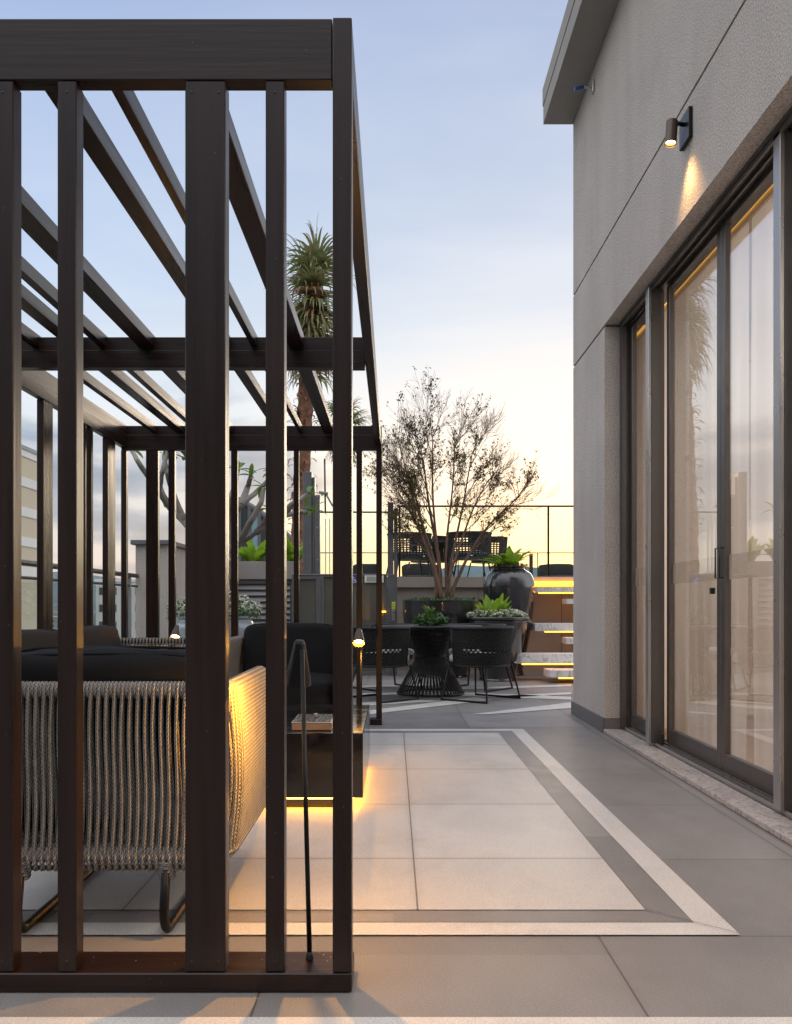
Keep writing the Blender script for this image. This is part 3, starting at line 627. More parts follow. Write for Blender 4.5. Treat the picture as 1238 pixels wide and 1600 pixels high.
def rope_seat(name, label, loc, rz, w=.74, d=.82, hd=True, cushm=CUSH, seats=1, sag=.80, group='rope lounge seats under the pergola'):
    t = thing(name, label, 'armchair' if seats == 1 else 'sofa', loc, rz, group)
    zt, zb, rt = .693, .235, .014
    fz = lambda y: max(0, (y-(d/2-.13))/.13)**2.2
    top = [(x, y, z-.075*fz(y)) for x, y, z in rrect_path(w, d, .07, zt)]; bot = [(x, y, z+.045*fz(y)) for x, y, z in rrect_path(w, d, .07, zb)]
    b = MB(); b.tube(top, rt, 10); b.tube(bot, rt, 10)
    for sx in (-1, 1): b.tube([(sx*w/2, d/2, zt-.075), (sx*w/2, d/2+.022, zt-.12), (sx*w/2, d/2+.022, zb+.09), (sx*w/2, d/2, zb+.045)], rt, 10)
    b.tube([(-w/2, d/2, zb), (w/2, d/2, zb)], rt, 10)
    for k in range(1, 4): b.tube([(-w/2, -d/2+d*k/4, zb), (w/2, -d/2+d*k/4, zb)], .009, 8)
    b.build('frame', BLK, t, loc=Z0)
    # sled legs
    for sx in (-1, 1):
        x = sx*(w/2-.165); l = MB(); y0, y1 = -d/2-.030, d/2-.06; q = []
        q.append((x, y0+.03, zb)); q.append((x, y0+.0, .09))
        for i in range(7): a = PI+PI/2*i/6; q.append((x, y0+.055+.055*math.cos(a), .07+.055*math.sin(a)))
        for i in range(7): a = -PI/2+PI/2*i/6; q.append((x, y1-.055+.055*math.cos(a), .07+.055*math.sin(a)))
        q.append((x, y1, .10)); q.append((x, y1-.02, zb)); l.tube(q, .0135, 12); l.build('leg', BLK, t, loc=Z0)
    # rope winding along the U path
    def resample(path, step):
        P_ = [Vector(p) for p in path]; out = []; acc = 0; out.append((P_[0], (P_[1]-P_[0]).normalized()))
        for a, c_ in zip(P_, P_[1:]):
            ln = (c_-a).length
            if ln < 1e-9: continue
            u = (c_-a)/ln; s_ = step-acc
            while s_ <= ln: out.append((a+u*s_, u)); s_ += step
            acc = ln-(s_-step)
        return out
    rp = .0060; seg = 8 if not hd else 14; nn = 8 if hd else 6
    parts = {'rope_arm': [MB(), MB()], 'rope_back': [MB()]}
    pit_b = .0220 if hd else .026
    for part, pit in (('rope_back', pit_b), ('rope_arm', .0155 if hd else .022)):
        for idx, (p, u) in enumerate(resample(top, pit)):
            isback = p.y < -d/2+.035
            if (part == 'rope_back') != isback: continue
            mb = parts['rope_back'][0] if isback else parts['rope_arm'][0 if p.x > 0 else 1]
            nrm = Vector((u.y, -u.x, 0))
            if nrm.dot(Vector((p.x, p.y, 0))) < 0: nrm = -nrm
            sh = u*pit*.5; R1 = rt+rp*.9
            jit = (random.random()-.5)*.003
            for sgn, s0, s1 in ((1, 0.0, .34), (-1, .40, .02)):
                # sgn 1 = outer strand, -1 = inner strand; a slant makes neighbours converge halfway
                pts = []
                for i in range(5): a = PI/2-PI/2*i/4; pts.append(p+sh*2*s0*1.0+Vector((0, 0, R1*math.sin(a)))+nrm*sgn*R1*math.cos(a))
                for i in range(1, seg):
                    k = i/seg; bow = -.004*math.sin(PI*k)
                    pts.append(Vector((p.x, p.y, p.z+(zb+.045*fz(p.y)-p.z)*k))+nrm*.022*math.sin(PI*k)*(0 if isback else 1)+sh*2*(s0+(s1-s0)*k+.16*math.sin(PI*2*k+.6*noise.noise(p*9)))+u*jit*math.sin(PI*k)+nrm*sgn*(R1+bow))
                for i in range(6): a = -PI*.62*i/5; pts.append(Vector((p.x, p.y, zb+.045*fz(p.y)))+sh*2*s1+Vector((0, 0, R1*math.sin(a)))+nrm*sgn*R1*math.cos(a))
                mb.tube(pts, rp, nn, cap=False)
            # knuckle: second turn filling the top rail
            pts = [p+sh+Vector((0, 0, R1*math.cos(a)))+nrm*R1*math.sin(a) for a in [PI*2*i/12 for i in range(13)]]
            mb.tube(pts, rp, nn, cap=False)
            q = Vector((p.x, p.y, zb+.045*fz(p.y)))
            for k in (0, 1):
                pts = [q+sh*k+Vector((0, 0, R1*math.cos(a)-.004))+nrm*R1*math.sin(a)+u*.006*math.sin(a) for a in [PI*2*i/12 for i in range(13)]]
                mb.tube(pts, rp, nn, cap=False)
    # lower skirt of the back
    for part, l in parts.items():
        for mb in l:
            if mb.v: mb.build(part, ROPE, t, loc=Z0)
    # seat webbing
    mb = MB(); n_ = int(w/.02)
    for i in range(n_+1):
        x = -w/2+.02+(w-.04)*i/n_; q = [(x, d/2+.018, zb-.012), (x, d/2+.024, zb+.006), (x, d/2, zb+.022), (x, 0, zb+.010), (x, -d/2, zb+.014), (x, -d/2-.020, zb-.004), (x, -d/2-.012, zb-.045), (x, -d/2+.03, zb-.05)]
        mb.tube(q, .0072, 6, cap=False)
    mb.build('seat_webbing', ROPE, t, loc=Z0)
    for sx in (-1, 1):   # wrapped joint where a leg meets the seat
        mb = MB()
        for k in range(5):
            c_ = Vector((sx*(w/2-.165), -d/2+.002, zb-.025-.011*k)); rr_ = .022-.001*k
            mb.tube([c_+Vector((rr_*math.cos(a), rr_*math.sin(a), .004*math.sin(a))) for a in [2*PI*i/12 for i in range(13)]], .0066, 6, cap=False)
        mb.build('rope_binding', ROPE, t, loc=Z0)
    for s_ in range(seats):
        sw = (w-.06)/seats; cx = -w/2+.03+sw*(s_+.5)
        b = MB(); cushion(b, (cx, .05, .355), (sw-.006, d-.14, .20), .30, 3+s_); b.build('seat_cushion', CUSH, t, loc=Z0)
        b = MB(); cushion(b, (0, 0, 0), (sw-.01, .19, .39), .24, 9+s_*3, .0045); o = b.build('back_cushion', cushm, t, loc=(cx, -d/2+.16, .592), rot=(R(8), 0, 0))
        q = MB(); e_ = .24; sg = lambda v: math.copysign(abs(v)**e_, v)
        for yy in (-.055, .055):
            kk = 1.0
            q.tube([(sg(math.cos(a))*(sw-.01)/2*kk, yy, sg(math.sin(a))*.195*(1.02+.05*(1-min(1, abs(sg(math.cos(a))))**2))) for a in [2*PI*i/96 for i in range(96)]], .0045, 6, closed=True)
        q.build('piping', cushm, o, loc=Z0)
    return t
rope_seat('rope_armchair', 'greige rope armchair seen from the back right behind the slatted screen', (-.845, 2.93, 0), 0, w=.74, d=.80)
rope_seat('rope_armchair', 'rope armchair facing the camera beyond the black coffee table', (-.735, 6.22, 0), PI, w=.74, d=.80, hd=False)
SO = rope_seat('rope_sofa', 'long rope sofa with charcoal cushions along the left slatted side', (-1.66, 5.05, 0), -PI/2, w=1.95, d=.78, hd=False, cushm=CUSH_G, seats=2)

# ------------------------------------------------------------------ coffee table and tray
t = thing('coffee_table', 'square black granite coffee table floating on amber light', 'table', (-.56, 4.6, 0))
MB().rbox(-1.0, 4.05, .062, -.138, 5.22, .356, .003).build('block', BGRAN, t)
MB().box(-.93, 4.12, .004, -.208, 5.15, .0615).build('plinth', BGRAN, t)
b = MB(); b.box(-.196, 4.10, .050, -.180, 5.17, .0612); b.box(-.95, 4.088, .050, -.19, 4.104, .0612); b.box(-.966, 4.10, .050, -.95, 5.17, .0612)
b.build('light_strip', LED, t)
t = thing('tray_box', 'flat wooden box with glass lid and small knob on the coffee table', 'box', (-.36, 4.27, .357))
MB().rbox(-.468, 4.12, .3575, -.285, 4.42, .392, .003).build('box', TRAYW, t)
b = MB(); b.rbox(-.470, 4.118, .3922, -.283, 4.422, .3962, .001); b.build('lid', STEEL, t)
MB().rbox(-.462, 4.128, .3964, -.291, 4.412, .3982, .0008).build('lid_inlay', TRAYD, t)
MB().lathe([(.010, 0), (.007, .008), (.010, .016), (.0101, .020)], (-.37, 4.27, .3984), 16).build('knob', STEEL, t)

# ------------------------------------------------------------------ garden lamps
def stake_lamp(label, base, z0, lean=(0, 0), lit=True, energy=5, group='slim cone garden lamps', hang=0, tilt=30, off=(-.012, .0), roll=0, sl_=1.0):
    t = thing('garden_lamp', label, 'lamp', (base[0], base[1], z0), 0, group)
    top = Vector((lean[0], lean[1], .775)); st = Vector((0, 0, .012))
    MB().tube([st, st+(top-st)*.985], .0062, 12).build('stem', BLK, t, loc=Z0)
    MB().lathe([(.009, 0), (.010, .004), (.008, .014), (.0062, .020)], (0, 0, 0), 16).build('foot', BLKP, t, loc=Z0)
    # cone shade hung beside the head of the stem
    cc = top+Vector((off[0], off[1], .012)); rot = Matrix.Rotation(R(roll), 4, 'Y') @ Matrix.Rotation(R(-tilt), 4, 'X')
    # profile hangs below its own apex; tilt turns the opening towards -y
    b = MB(); pr = [(.0001, .001), (.012, 0), (.0155, -.006), (.0370, -.098), (.0375, -.102), (.0355, -.102), (.0135, -.008), (.0001, -.006)]
    pr = [(r, z*sl_) for r, z in pr]; b.lathe(pr, Z0, 32)
    b.v = [tuple(rot @ Vector(v)+cc) for v in b.v]; b.build('shade', BRONZE if lit else BLK, t, loc=Z0)
    b = MB(); b.lathe([(.0001, -.0860), (.026, -.0858), (.026, -.080), (.0001, -.0795)], Z0, 20); b.v = [tuple(rot @ Vector(v)+cc) for v in b.v]; b.build('bulb', BULB, t, loc=Z0)
    l = bpy.data.lights.new('garden_lamp_light', 'POINT'); l.energy = energy; l.color = (1, .43, .05); l.shadow_soft_size = .010
    o = bpy.data.objects.new('garden_lamp_light', l); C.objects.link(o); o.location = Vector((base[0], base[1], z0))+cc+(rot @ Vector((0, 0, -.100*sl_)))
    return t
stake_lamp('black cone garden lamp standing on the base beam just inside the slatted screen', (-.209, 2.233, ), .048, lean=(-.040, .20), lit=False, energy=24, tilt=-14, roll=4, off=(-.008, .020), sl_=1.22)
stake_lamp('lit bronze cone garden lamp standing behind the black coffee table', (-.195, 5.32), .004, lean=(.004, 0), energy=8, tilt=38, off=(-.012, -.004))
stake_lamp('lit bronze cone garden lamp behind the rope arm of the sofa', (-1.49, 5.5+.72), .004, lean=(-.01, 0), energy=3.5, tilt=38, off=(.0, -.004))

# ------------------------------------------------------------------ dining set
def tub_chair(label, loc, rz, cat='chair', group='black woven chairs around the round table', sc=1.0, open_rows=(8, 9)):
    t = thing('woven_chair', label, cat, loc, rz, group); t.scale = (sc, sc, sc)
    # facing +y; back at -y
    r0, z0, z1 = .315, .345, .715; cols, rows = 54, 22
    def P_(a, z, off):
        k = (z-z0)/(z1-z0); rr_ = r0*(.90+.10*k)+off
        return (rr_*math.cos(a)*1.03, rr_*math.sin(a)*.98, z)
    b = MB()
    for j in range(rows):
        for i in range(cols):
            a0 = R(-212)+R(244)*i/cols; a1 = R(-212)+R(244)*(i+1)/cols
            lo = z0+(z1-z0)*j/rows; hi = z0+(z1-z0)*(j+1)/rows
            if j in open_rows and i % 2 == j % 2 and cols*.12 < i < cols*.88: continue
            bl = .007 if (i+j) % 2 else -.003; am, zm = (a0+a1)/2, (lo+hi)/2; g = .0015
            o = len(b.v)
            for off in (0,): b.v += [P_(a0, lo, 0), P_(a1, lo, 0), P_(a1, hi, 0), P_(a0, hi, 0), P_(am, zm, bl+.004), P_(am, zm, bl-.010)]
            for q in ((0,1,4), (1,2,4), (2,3,4), (3,0,4), (1,0,5), (2,1,5), (3,2,5), (0,3,5)): b.face([o+k for k in q])
    b.build('basket', WICK, t, loc=Z0)
    b = MB(); pts = [P_(R(-212)+R(244)*i/30, z1, 0) for i in range(31)]; b.tube(pts, .016, 10)
    pts = [P_(R(-212)+R(244)*i/30, z0, 0) for i in range(31)]; b.tube(pts, .011, 8)
    for e in (0, 30): a = R(-212)+R(244)*e/30; b.tube([P_(a, z0, 0), P_(a, z1, 0)], .013, 8)
    b.build('rim', WICK, t, loc=Z0)
    MB().lathe([(.29, 0), (.295, .02), (.28, .035), (.0001, .036)], (0, .01, .335), 32).build('seat', WICK, t, loc=Z0)
    b = MB(); cushion(b, (0, .03, .415), (.50, .48, .09), .5, 2, .004, 14); b.build('seat_cushion', CUSH_L, t, loc=Z0)
    for sx in (-1, 1):
        b = MB(); x0, x1 = sx*.235, sx*.305
        b.tube([(x0, -.21, .345), (x1, -.265, .012), (x1, .265, .012), (x0, .22, .345)], .0130, 6); b.build('leg', BLK, t, loc=Z0)
    MB().rbox(.10, -.331, .372, .125, -.325, .384, .001).build('maker_tag', SIGNW, t, loc=Z0)
    return t
TC = (.39, 9.42)
def face(x, y): return math.atan2(TC[1]-y, TC[0]-x)-PI/2
tub_chair('black woven tub chair right of the round table, its back to the camera', (.87, 8.90, 0), face(.87, 8.90)+.15)
x = tub_chair('black woven tub chair left of the round table behind the rear slats', (-.155, 8.90, 0), face(-.155, 8.90))
tub_chair('black woven tub chair with pale cushion on the far right side of the round table', (.93, 10.05, 0), face(.93, 10.05))
tub_chair('black woven tub chair with pale cushion on the far left side of the round table', (-.08, 10.1, 0), face(-.08, 10.1))
t = thing('round_table', 'round black dining table on an hourglass rope pedestal', 'table', (TC[0], TC[1], 0))
b = MB(); b.lathe([(.53, .700), (.56, .704), (.562, .720), (.555, .726)], (TC[0], TC[1], 0), 64, sm=False); b.build('table_top', BLK, t)
b = MB(); c_ = Vector((TC[0], TC[1], 0))
def ringp(r, a, z): return c_+Vector((r*math.cos(a), r*math.sin(a), z))
for k in range(56):
    a = 2*PI*k/56
    for tw in (.55, -.55):
        b.tube([ringp(.235, a, .70), ringp(.155, a+tw*.55, .44), ringp(.165, a+tw*.62, .36), ringp(.345, a+tw*.75, .03)], .0058, 5, cap=False)
b.build('rope_pedestal', WICK, t)
b = MB()
for r, z in ((.235, .695), (.157, .41), (.348, .020)): b = MB(); b.tube([ringp(r, 2*PI*i/40, z) for i in range(40)], .011, 8, closed=True); b.build('ring', BLK, t)
def bush(label, c, r, h, n, m, ls=.05, seed=0, cat='plant', name='leafy_plant', w=.4, rise=(.2, 1.3), stems=True):
    rr = random.Random(seed); t = thing(name, label, cat, c); b = MB(); s_ = MB()
    for i in range(n):
        a = rr.random()*2*PI; q = r*math.sqrt(rr.random()); z = h*rr.random()*(1-.5*(q/r)**2)
        b.leaf((q*math.cos(a), q*math.sin(a), z), rr.random()*2*PI, ls*rr.uniform(.7, 1.3), ls*w*rr.uniform(.8, 1.2), rr.uniform(*rise), rr.uniform(.3, 1.3), 3)
        if stems and i % 6 == 0: s_.tube([(q*.3*math.cos(a), q*.3*math.sin(a), 0), (q*math.cos(a), q*math.sin(a), z)], .003, 4)
    b.build('leaves', m, t, loc=Z0)
    if stems: s_.build('stems', LEAFM, t, loc=Z0)
    return t
t2 = bush('small green herb plant standing on the black round table', (.40, 9.45, .727), .19, .10, 240, LEAFM, .07, 4)
s_ = MB(); 
for i in range(90):
    a = random.random()*2*PI; q = .05*random.random(); s_.leaf((q*math.cos(a)-.02, q*math.sin(a), .02+.15*random.random()), a+random.uniform(-1, 1), .06, .024, random.uniform(.6, 1.4), .6, 3)
s_.build('top_shoots', LEAFT, t2, loc=Z0)

# ------------------------------------------------------------------ pots
def prof(pts, n=8):
    # smooth a profile with catmull-rom
    out = []
    for i in range(len(pts)-1):
        p0, p1, p2, p3 = pts[max(0, i-1)], pts[i], pts[i+1], pts[min(len(pts)-1, i+2)]
        for k in range(n):
            t_ = k/n; out.append(tuple(.5*(2*p1[j]+(p2[j]-p0[j])*t_+(2*p0[j]-5*p1[j]+4*p2[j]-p3[j])*t_*t_+(3*p1[j]-p0[j]-3*p2[j]+p3[j])*t_**3) for j in (0, 1)))
    out.append(pts[-1]); return out
JC = (1.56, 12.1)
t = thing('tall_jar', 'tall glazed black jar with a fern on top beside the marble steps', 'planter', (*JC, 0))
MB().lathe(prof([(.0001, 0), (.19, .0), (.20, .03), (.19, .10), (.245, .35), (.315, .75), (.348, 1.10), (.345, 1.24), (.30, 1.36), (.225, 1.415), (.205, 1.43), (.225, 1.455), (.215, 1.47), (.19, 1.46), (.18, 1.41)], 6), (*JC, 0), 64, .012).build('body', GLOSSB, t)
MB().lathe([(.182, 1.42), (.0001, 1.44)], (*JC, 0), 32).build('soil', SOIL, t)
BC = (1.31, 11.25)
t = thing('bowl_planter', 'wide glazed black bowl planter with lime leaves and white blossom', 'planter', (*BC, 0))
MB().lathe(prof([(.0001, 0), (.22, 0), (.225, .04), (.24, .14), (.31, .42), (.355, .62), (.365, .73), (.36, .745), (.395, .77), (.388, .795), (.35, .79), (.34, .74)], 6), (*BC, 0), 64, .01).build('body', GLOSSB, t)
MB().lathe([(.345, .742), (.0001, .77)], (*BC, 0), 32).build('soil', SOIL, t)
PC = (.66, 11.85)
t = thing('tree_planter', 'big glazed black planter holding the multi stem tree', 'planter', (*PC, 0))
MB().lathe(prof([(.0001, 0), (.30, 0), (.32, .06), (.42, .35), (.50, .62), (.535, .80), (.54, .99), (.545, 1.0), (.52, 1.0), (.51, .95)], 6), (*PC, 0), 64, .008).build('body', GLOSSB, t)
MB().lathe([(.512, .955), (.0001, .975)], (*PC, 0), 32).build('soil', SOIL, t)
FC = (-1.66, 8.35)
t = thing('flower_pot', 'grey blue glazed pot full of white blossom behind the slats', 'planter', (*FC, 0))
MB().lathe(prof([(.0001, 0), (.20, 0), (.21, .05), (.27, .3), (.35, .6), (.365, .74), (.34, .80), (.36, .825), (.34, .83), (.32, .79)], 6), (*FC, 0), 64).build('body', GLOSSG, t)
MB().lathe([(.325, .795), (.0001, .82)], (*FC, 0), 32).build('soil', SOIL, t)
# planting
def fronds(label, c, n, ln, w, m, seed, rise=(.5, 1.2), droop=(.8, 1.8), r=.1, name='fern', group=None):
    rr = random.Random(seed); t = thing(name, label, 'plant', c, 0, group); b = MB()
    for i in range(n):
        a = rr.random()*2*PI; q = r*rr.random()
        b.leaf((q*math.cos(a), q*math.sin(a), 0), a+rr.uniform(-.4, .4), ln*rr.uniform(.6, 1.15), w*rr.uniform(.8, 1.2), rr.uniform(*rise), rr.uniform(*droop), 8, .3)
    b.build('leaves', m, t, loc=Z0); 
    MB().lathe([(r*.5, 0), (r*.35, .02), (.0001, .03)], Z0, 10).build('crown_base', BARKG, t, loc=Z0); return t
def blossoms(label, c, r, h, n, seed, s=.012, name='white_flowers', hole=0):
    rr = random.Random(seed); t = thing(name, label, 'flowers', c); b = MB(); g = MB()
    for i in range(n):
        a = rr.random()*2*PI; q = r*math.sqrt(hole+(1-hole)*rr.random()); z = h*(.3+.7*rr.random())*(1-.55*(q/r)**2)
        x, y = q*math.cos(a), q*math.sin(a); R_ = s*rr.uniform(.7, 1.4)
        for k in range(5):
            a2 = 2*PI*k/5+rr.random(); b.leaf((x, y, z), a2, R_*1.3, R_*1.1, rr.uniform(0, 1.3), .5, 2, .2)
    for i in range(n*2):
        a = rr.random()*2*PI; q = r*math.sqrt(hole+(1-hole)*rr.random()); g.leaf((q*math.cos(a), q*math.sin(a), h*.75*rr.random()*(1-.5*(q/r)**2)), rr.random()*6.3, .045, .018, rr.uniform(.2, 1.4), .8, 3)
    g.build('leaves', LEAFM, t, loc=Z0); b.build('petals', PETAL, t, loc=Z0); return t
fronds('light green fern spilling from the neck of the tall jar', (JC[0], JC[1], 1.455), 34, .34, .095, LEAFL, 1, (.5, 1.3), (.5, 1.3), .13)
bush('dark trailing succulent around the neck of the tall jar', (JC[0], JC[1], 1.44), .27, .07, 420, LEAF, .05, 8, name='trailing_plant', stems=False, rise=(-.3, .9))
fronds('upright lime green leaves in the middle of the bowl planter', (BC[0]-.06, BC[1], .76), 30, .30, .10, LEAFL, 2, (.9, 1.5), (.1, .7), .17, name='lime_plant')
blossoms('tiny white blossom round the rim of the bowl planter', (BC[0], BC[1], .755), .38, .17, 420, 3, .017, hole=.35)
bush('low green ground cover at the foot of the multi stem tree', (PC[0], PC[1], .965), .53, .06, 900, LEAFM, .055, 6, name='ground_cover', stems=False)
blossoms('dome of white blossom in the grey blue pot', (FC[0], FC[1], .80), .44, .30, 520, 7, .014)

# ------------------------------------------------------------------ multi stem tree
def grow(b, p, d, ln, r, depth, rr, tips):
    n = 5; pts = [p]; q = Vector(p); dd = Vector(d)
    for i in range(n):
        dd = (dd+Vector((rr.uniform(-1, 1), rr.uniform(-1, 1), rr.uniform(-.6, .9)))*.14).normalized(); q = q+dd*ln/n; pts.append(q.copy())
        if depth <= 2: tips.append((q.copy(), dd.copy(), depth))
    b.tube(pts, [max(.0016, r*(1-.5*i/n)) for i in range(n+1)], 5 if r > .006 else 3, cap=False)
    if depth == 0: return
    for k in range(3):
        j = (n, 3, 2)[k] if k else n
        ax = dd.orthogonal().normalized(); ax.rotate(Matrix.Rotation(rr.random()*2*PI, 3, dd)); nd = dd.copy(); nd.rotate(Matrix.Rotation(R(rr.uniform(16, 46) if k else rr.uniform(5, 18)), 3, ax))
        nd = (nd+Vector((0, 0, .06))).normalized()
        grow(b, pts[j], nd, ln*rr.uniform(.60, .90), r*.60, depth-1, rr, tips)
rr = random.Random(12)
t = thing('multi_stem_tree', 'slender multi stem tree with sparse small leaves in the big black planter', 'tree', (PC[0], PC[1], .96))
tr = MB(); br = MB(); lf = MB(); tips = []
# base x, lean in x, lean in y, height
stems = [(-.09, -.34, .0, 1.55), (-.07, -.08, .12, 2.25), (-.03, -.50, -.12, 1.30), (.05, .10, .12, 2.1), (.08, .30, -.1, 1.95), (.04, .56, .05, 1.6), (.10, .84, .12, 1.35), (-.04, -.22, .2, 1.95), (-.08, -.42, .05, 1.75)]
for i, (bx, sx, sy, hh) in enumerate(stems):
    base = Vector((bx, sy*.3, 0)); pts = []
    for k in range(11):
        q = k/10; p = Vector((bx+sx*q**1.75, sy*.3+sy*1.6*q, hh*q)); p += Vector((.025*math.sin(q*6+i), .025*math.cos(q*5+i*2), 0))*min(1, q*4); pts.append(p)
    r0 = rr.uniform(.018, .027); tr.tube(pts, [r0*(1.2-.85*k/10) for k in range(11)], 9)
    for k in range(5, 11):
        for rep_ in range(2 if k == 10 else 1):
            d = (pts[min(10, k+1)]-pts[k-1]).normalized(); sd = math.copysign(1, sx+rr.uniform(-.3, .3))
            nd = (d+Vector((sd*rr.uniform(.15, .75), rr.uniform(-.45, .45), .05 if k < 10 else .3))).normalized()
            grow(br, pts[k], nd, .30*rr.uniform(.7, 1.2), r0*.36, 4, rr, tips)
tr.build('trunk', BARK, t, loc=Z0)
br.build('branches', BARK, t, loc=Z0)
rr = random.Random(4)
for (p, d, dep) in tips:
    dens = .22+.14*max(0, min(1, (.05-p.x)/.6)) - .20*max(0, p.x-.3)+.8*noise.noise(p*2.4)
    dens *= min(1, max(.15, (p.z-.55)/.5))
    if rr.random() < dens*(.42 if dep < 2 else .18):
        for k in range(rr.choice((1, 2, 2, 3))):
            q = p+Vector((rr.uniform(-.02, .02), rr.uniform(-.02, .02), rr.uniform(-.02, .02)))
            lf.leaf(q, rr.random()*2*PI, rr.uniform(.030, .052), rr.uniform(.018, .028), rr.uniform(-.5, 1.2), .8, 2, .2)
lf.build('leaves', LEAF, t, loc=Z0)

# ------------------------------------------------------------------ palms
def fan_leaf(b, base, az, pit, pet, ln, rr, nseg=17, droop=1.4, spread=R(210)):
    d = Vector((math.cos(az)*math.cos(pit), math.sin(az)*math.cos(pit), math.sin(pit)))
    e = Vector(base)+d*pet+Vector((0, 0, -.1*pet)); b.tube([base, Vector(base)+d*pet*.5, e], .012, 4, cap=False)
    side = Vector((-math.sin(az), math.cos(az), 0)); up = d.cross(side)
    for i in range(nseg):
        a = -spread/2+spread*i/(nseg-1); q = e.copy(); l = ln*(1-.22*abs(a)/(spread/2))*rr.uniform(.85, 1.08)
        v = (d*math.cos(a)+side*math.sin(a)+up*.12).normalized(); w = rr.uniform(.022, .034); seg = 6; o = len(b.v)
        sd = v.cross(up).normalized()
        for k in range(seg+1):
            t_ = k/seg; ww = w*(1-t_)**.6+.002; b.v += [tuple(q-sd*ww), tuple(q+sd*ww)]
            q = q+v*l/seg; v = (v+Vector((0, 0, -droop*(t_**1.3)*.55))+Vector((rr.uniform(-1, 1), rr.uniform(-1, 1), 0))*.05).normalized()
        for k in range(seg): b.face((o+2*k, o+2*k+1, o+2*k+3, o+2*k+2), None, False)
def palm(label, x, y, z0, ztop, n, ln, seed, rt=.14, group='fan palms behind the pergola', pet=.45, low=-1.1, nd=10, bend=0, span=.55):
    rr = random.Random(seed); t = thing('fan_palm', label, 'palm', (x, y, z0), 0, group); hgt = ztop-z0
    b = MB(); prf = []; m_ = 46
    for i in range(m_+1):
        z = hgt*i/m_; prf.append((rt*(1.1-.2*i/m_)*(1.0 if i % 2 else .9), z))
    bx = lambda z: bend*(max(0, z)/hgt)**2
    b.lathe(prf, Z0, 18, .10, sm=False); b.v = [(v[0]+bx(v[2]), v[1], v[2]) for v in b.v]; b.build('trunk', PALMT, t, loc=Z0)
    b = MB()
    for i in range(260):
        a = rr.random()*2*PI; z = hgt*(.3+.7*rr.random()); b.leaf((bx(z)+rt*.85*math.cos(a), rt*.85*math.sin(a), z), a, rr.uniform(.12, .3), .045, rr.uniform(.4, 1.3), rr.uniform(1.5, 3.4), 4)
    tag(b.build('fibre_boots', PALMT, t, loc=Z0), kind='stuff')
    b = MB(); dr = MB()
    for i in range(n):
        q = i/n; pit = 1.25-(1.25-low)*q**.8; az = i*2.4+rr.uniform(-.7, .7); pit += rr.uniform(-.35, .3)
        fan_leaf(b if q < .80 and i % 6 else dr, Vector((bx(hgt-span*q), 0, hgt-span*q)), az, pit, pet*rr.uniform(.5, 1.0), ln*rr.uniform(.8, 1.1), rr, droop=1.7+1.6*q)
    for i in range(nd): fan_leaf(b if i % 2 else dr, Vector((bx(hgt-1), 0, hgt-span-.7*i/nd)), i*2.0, -.2-.5*rr.random(), pet*.5, ln*.75, rr, 14, 2.2)
    b.build('crown', LEAFP, t, loc=Z0)
    if dr.v: dr.build('dry_fronds', DRYL, t, loc=Z0)
    return t
palm('tall fan palm with shaggy brown trunk rising behind the pergola', -1.66, 15.6, 0.0, 6.85, 30, .86, 3, .15, pet=.20, low=-1.35, bend=.30, span=1.25)
palm('smaller more distant fan palm behind the front corner post', (538-615)*26/1400, 26, -4, 6.4, 24, .70, 5, .13, nd=4)

# ------------------------------------------------------------------ plumeria
t = thing('plumeria_tree', 'bare plumeria with thick grey forked branches and leaf tufts', 'tree', (-2.05, 10.4, 0))
br = MB(); lv = MB(); rr = random.Random(9); YP = 10.4
paths = [[(300,985),(310,900),(316,850)], [(316,850),(288,815),(262,790),(248,768),(254,735),(262,708)], [(262,790),(246,755),(232,745),(216,722),(206,704)], [(288,815),(270,770),(262,740),(256,712)],
         [(316,850),(330,870),(372,852),(400,832),(424,800)], [(372,852),(392,815),(408,785),(412,762)], [(330,870),(352,820),(376,790),(405,765),(428,742)], [(352,820),(360,780),(368,755),(372,735)], [(376,790),(388,760),(392,745)],
         [(316,850),(322,800),(318,760),(330,728)], [(400,832),(440,806),(470,800),(490,800)], [(440,806),(460,785),(482,772)], [(318,760),(300,735),(292,722)], [(300,735),(296,716),(283,700)]]
offs = {}
for i, pth in enumerate(paths):
    pts = []
    for j, (x, y) in enumerate(pth):
        key = (x, y)
        if key not in offs: offs[key] = rr.uniform(-.35, .35) if len(offs) else 0
        pts.append(px(x, y, YP+offs[key]))
    fine = []
    for a, c_ in zip(pts, pts[1:]):
        for k in range(4): fine.append(a.lerp(c_, k/4)+Vector((rr.uniform(-1, 1), rr.uniform(-1, 1), rr.uniform(-1, 1)))*.004)
    fine.append(pts[-1]); n_ = len(fine); ra = .075 if i == 0 else .042
    br.tube(fine, [ra*(1-.45*k/n_) for k in range(n_)], 9)
    if i:
        e = pts[-1]
        for k in range(rr.randint(5, 9)): lv.leaf(e+Vector((0, 0, .01)), rr.random()*2*PI, rr.uniform(.15, .28), rr.uniform(.05, .075), rr.uniform(-.1, 1.2), rr.uniform(.4, 1.4), 6, .25)
br.build('branches', BARKG, t); lv.build('leaves', LEAFT, t)

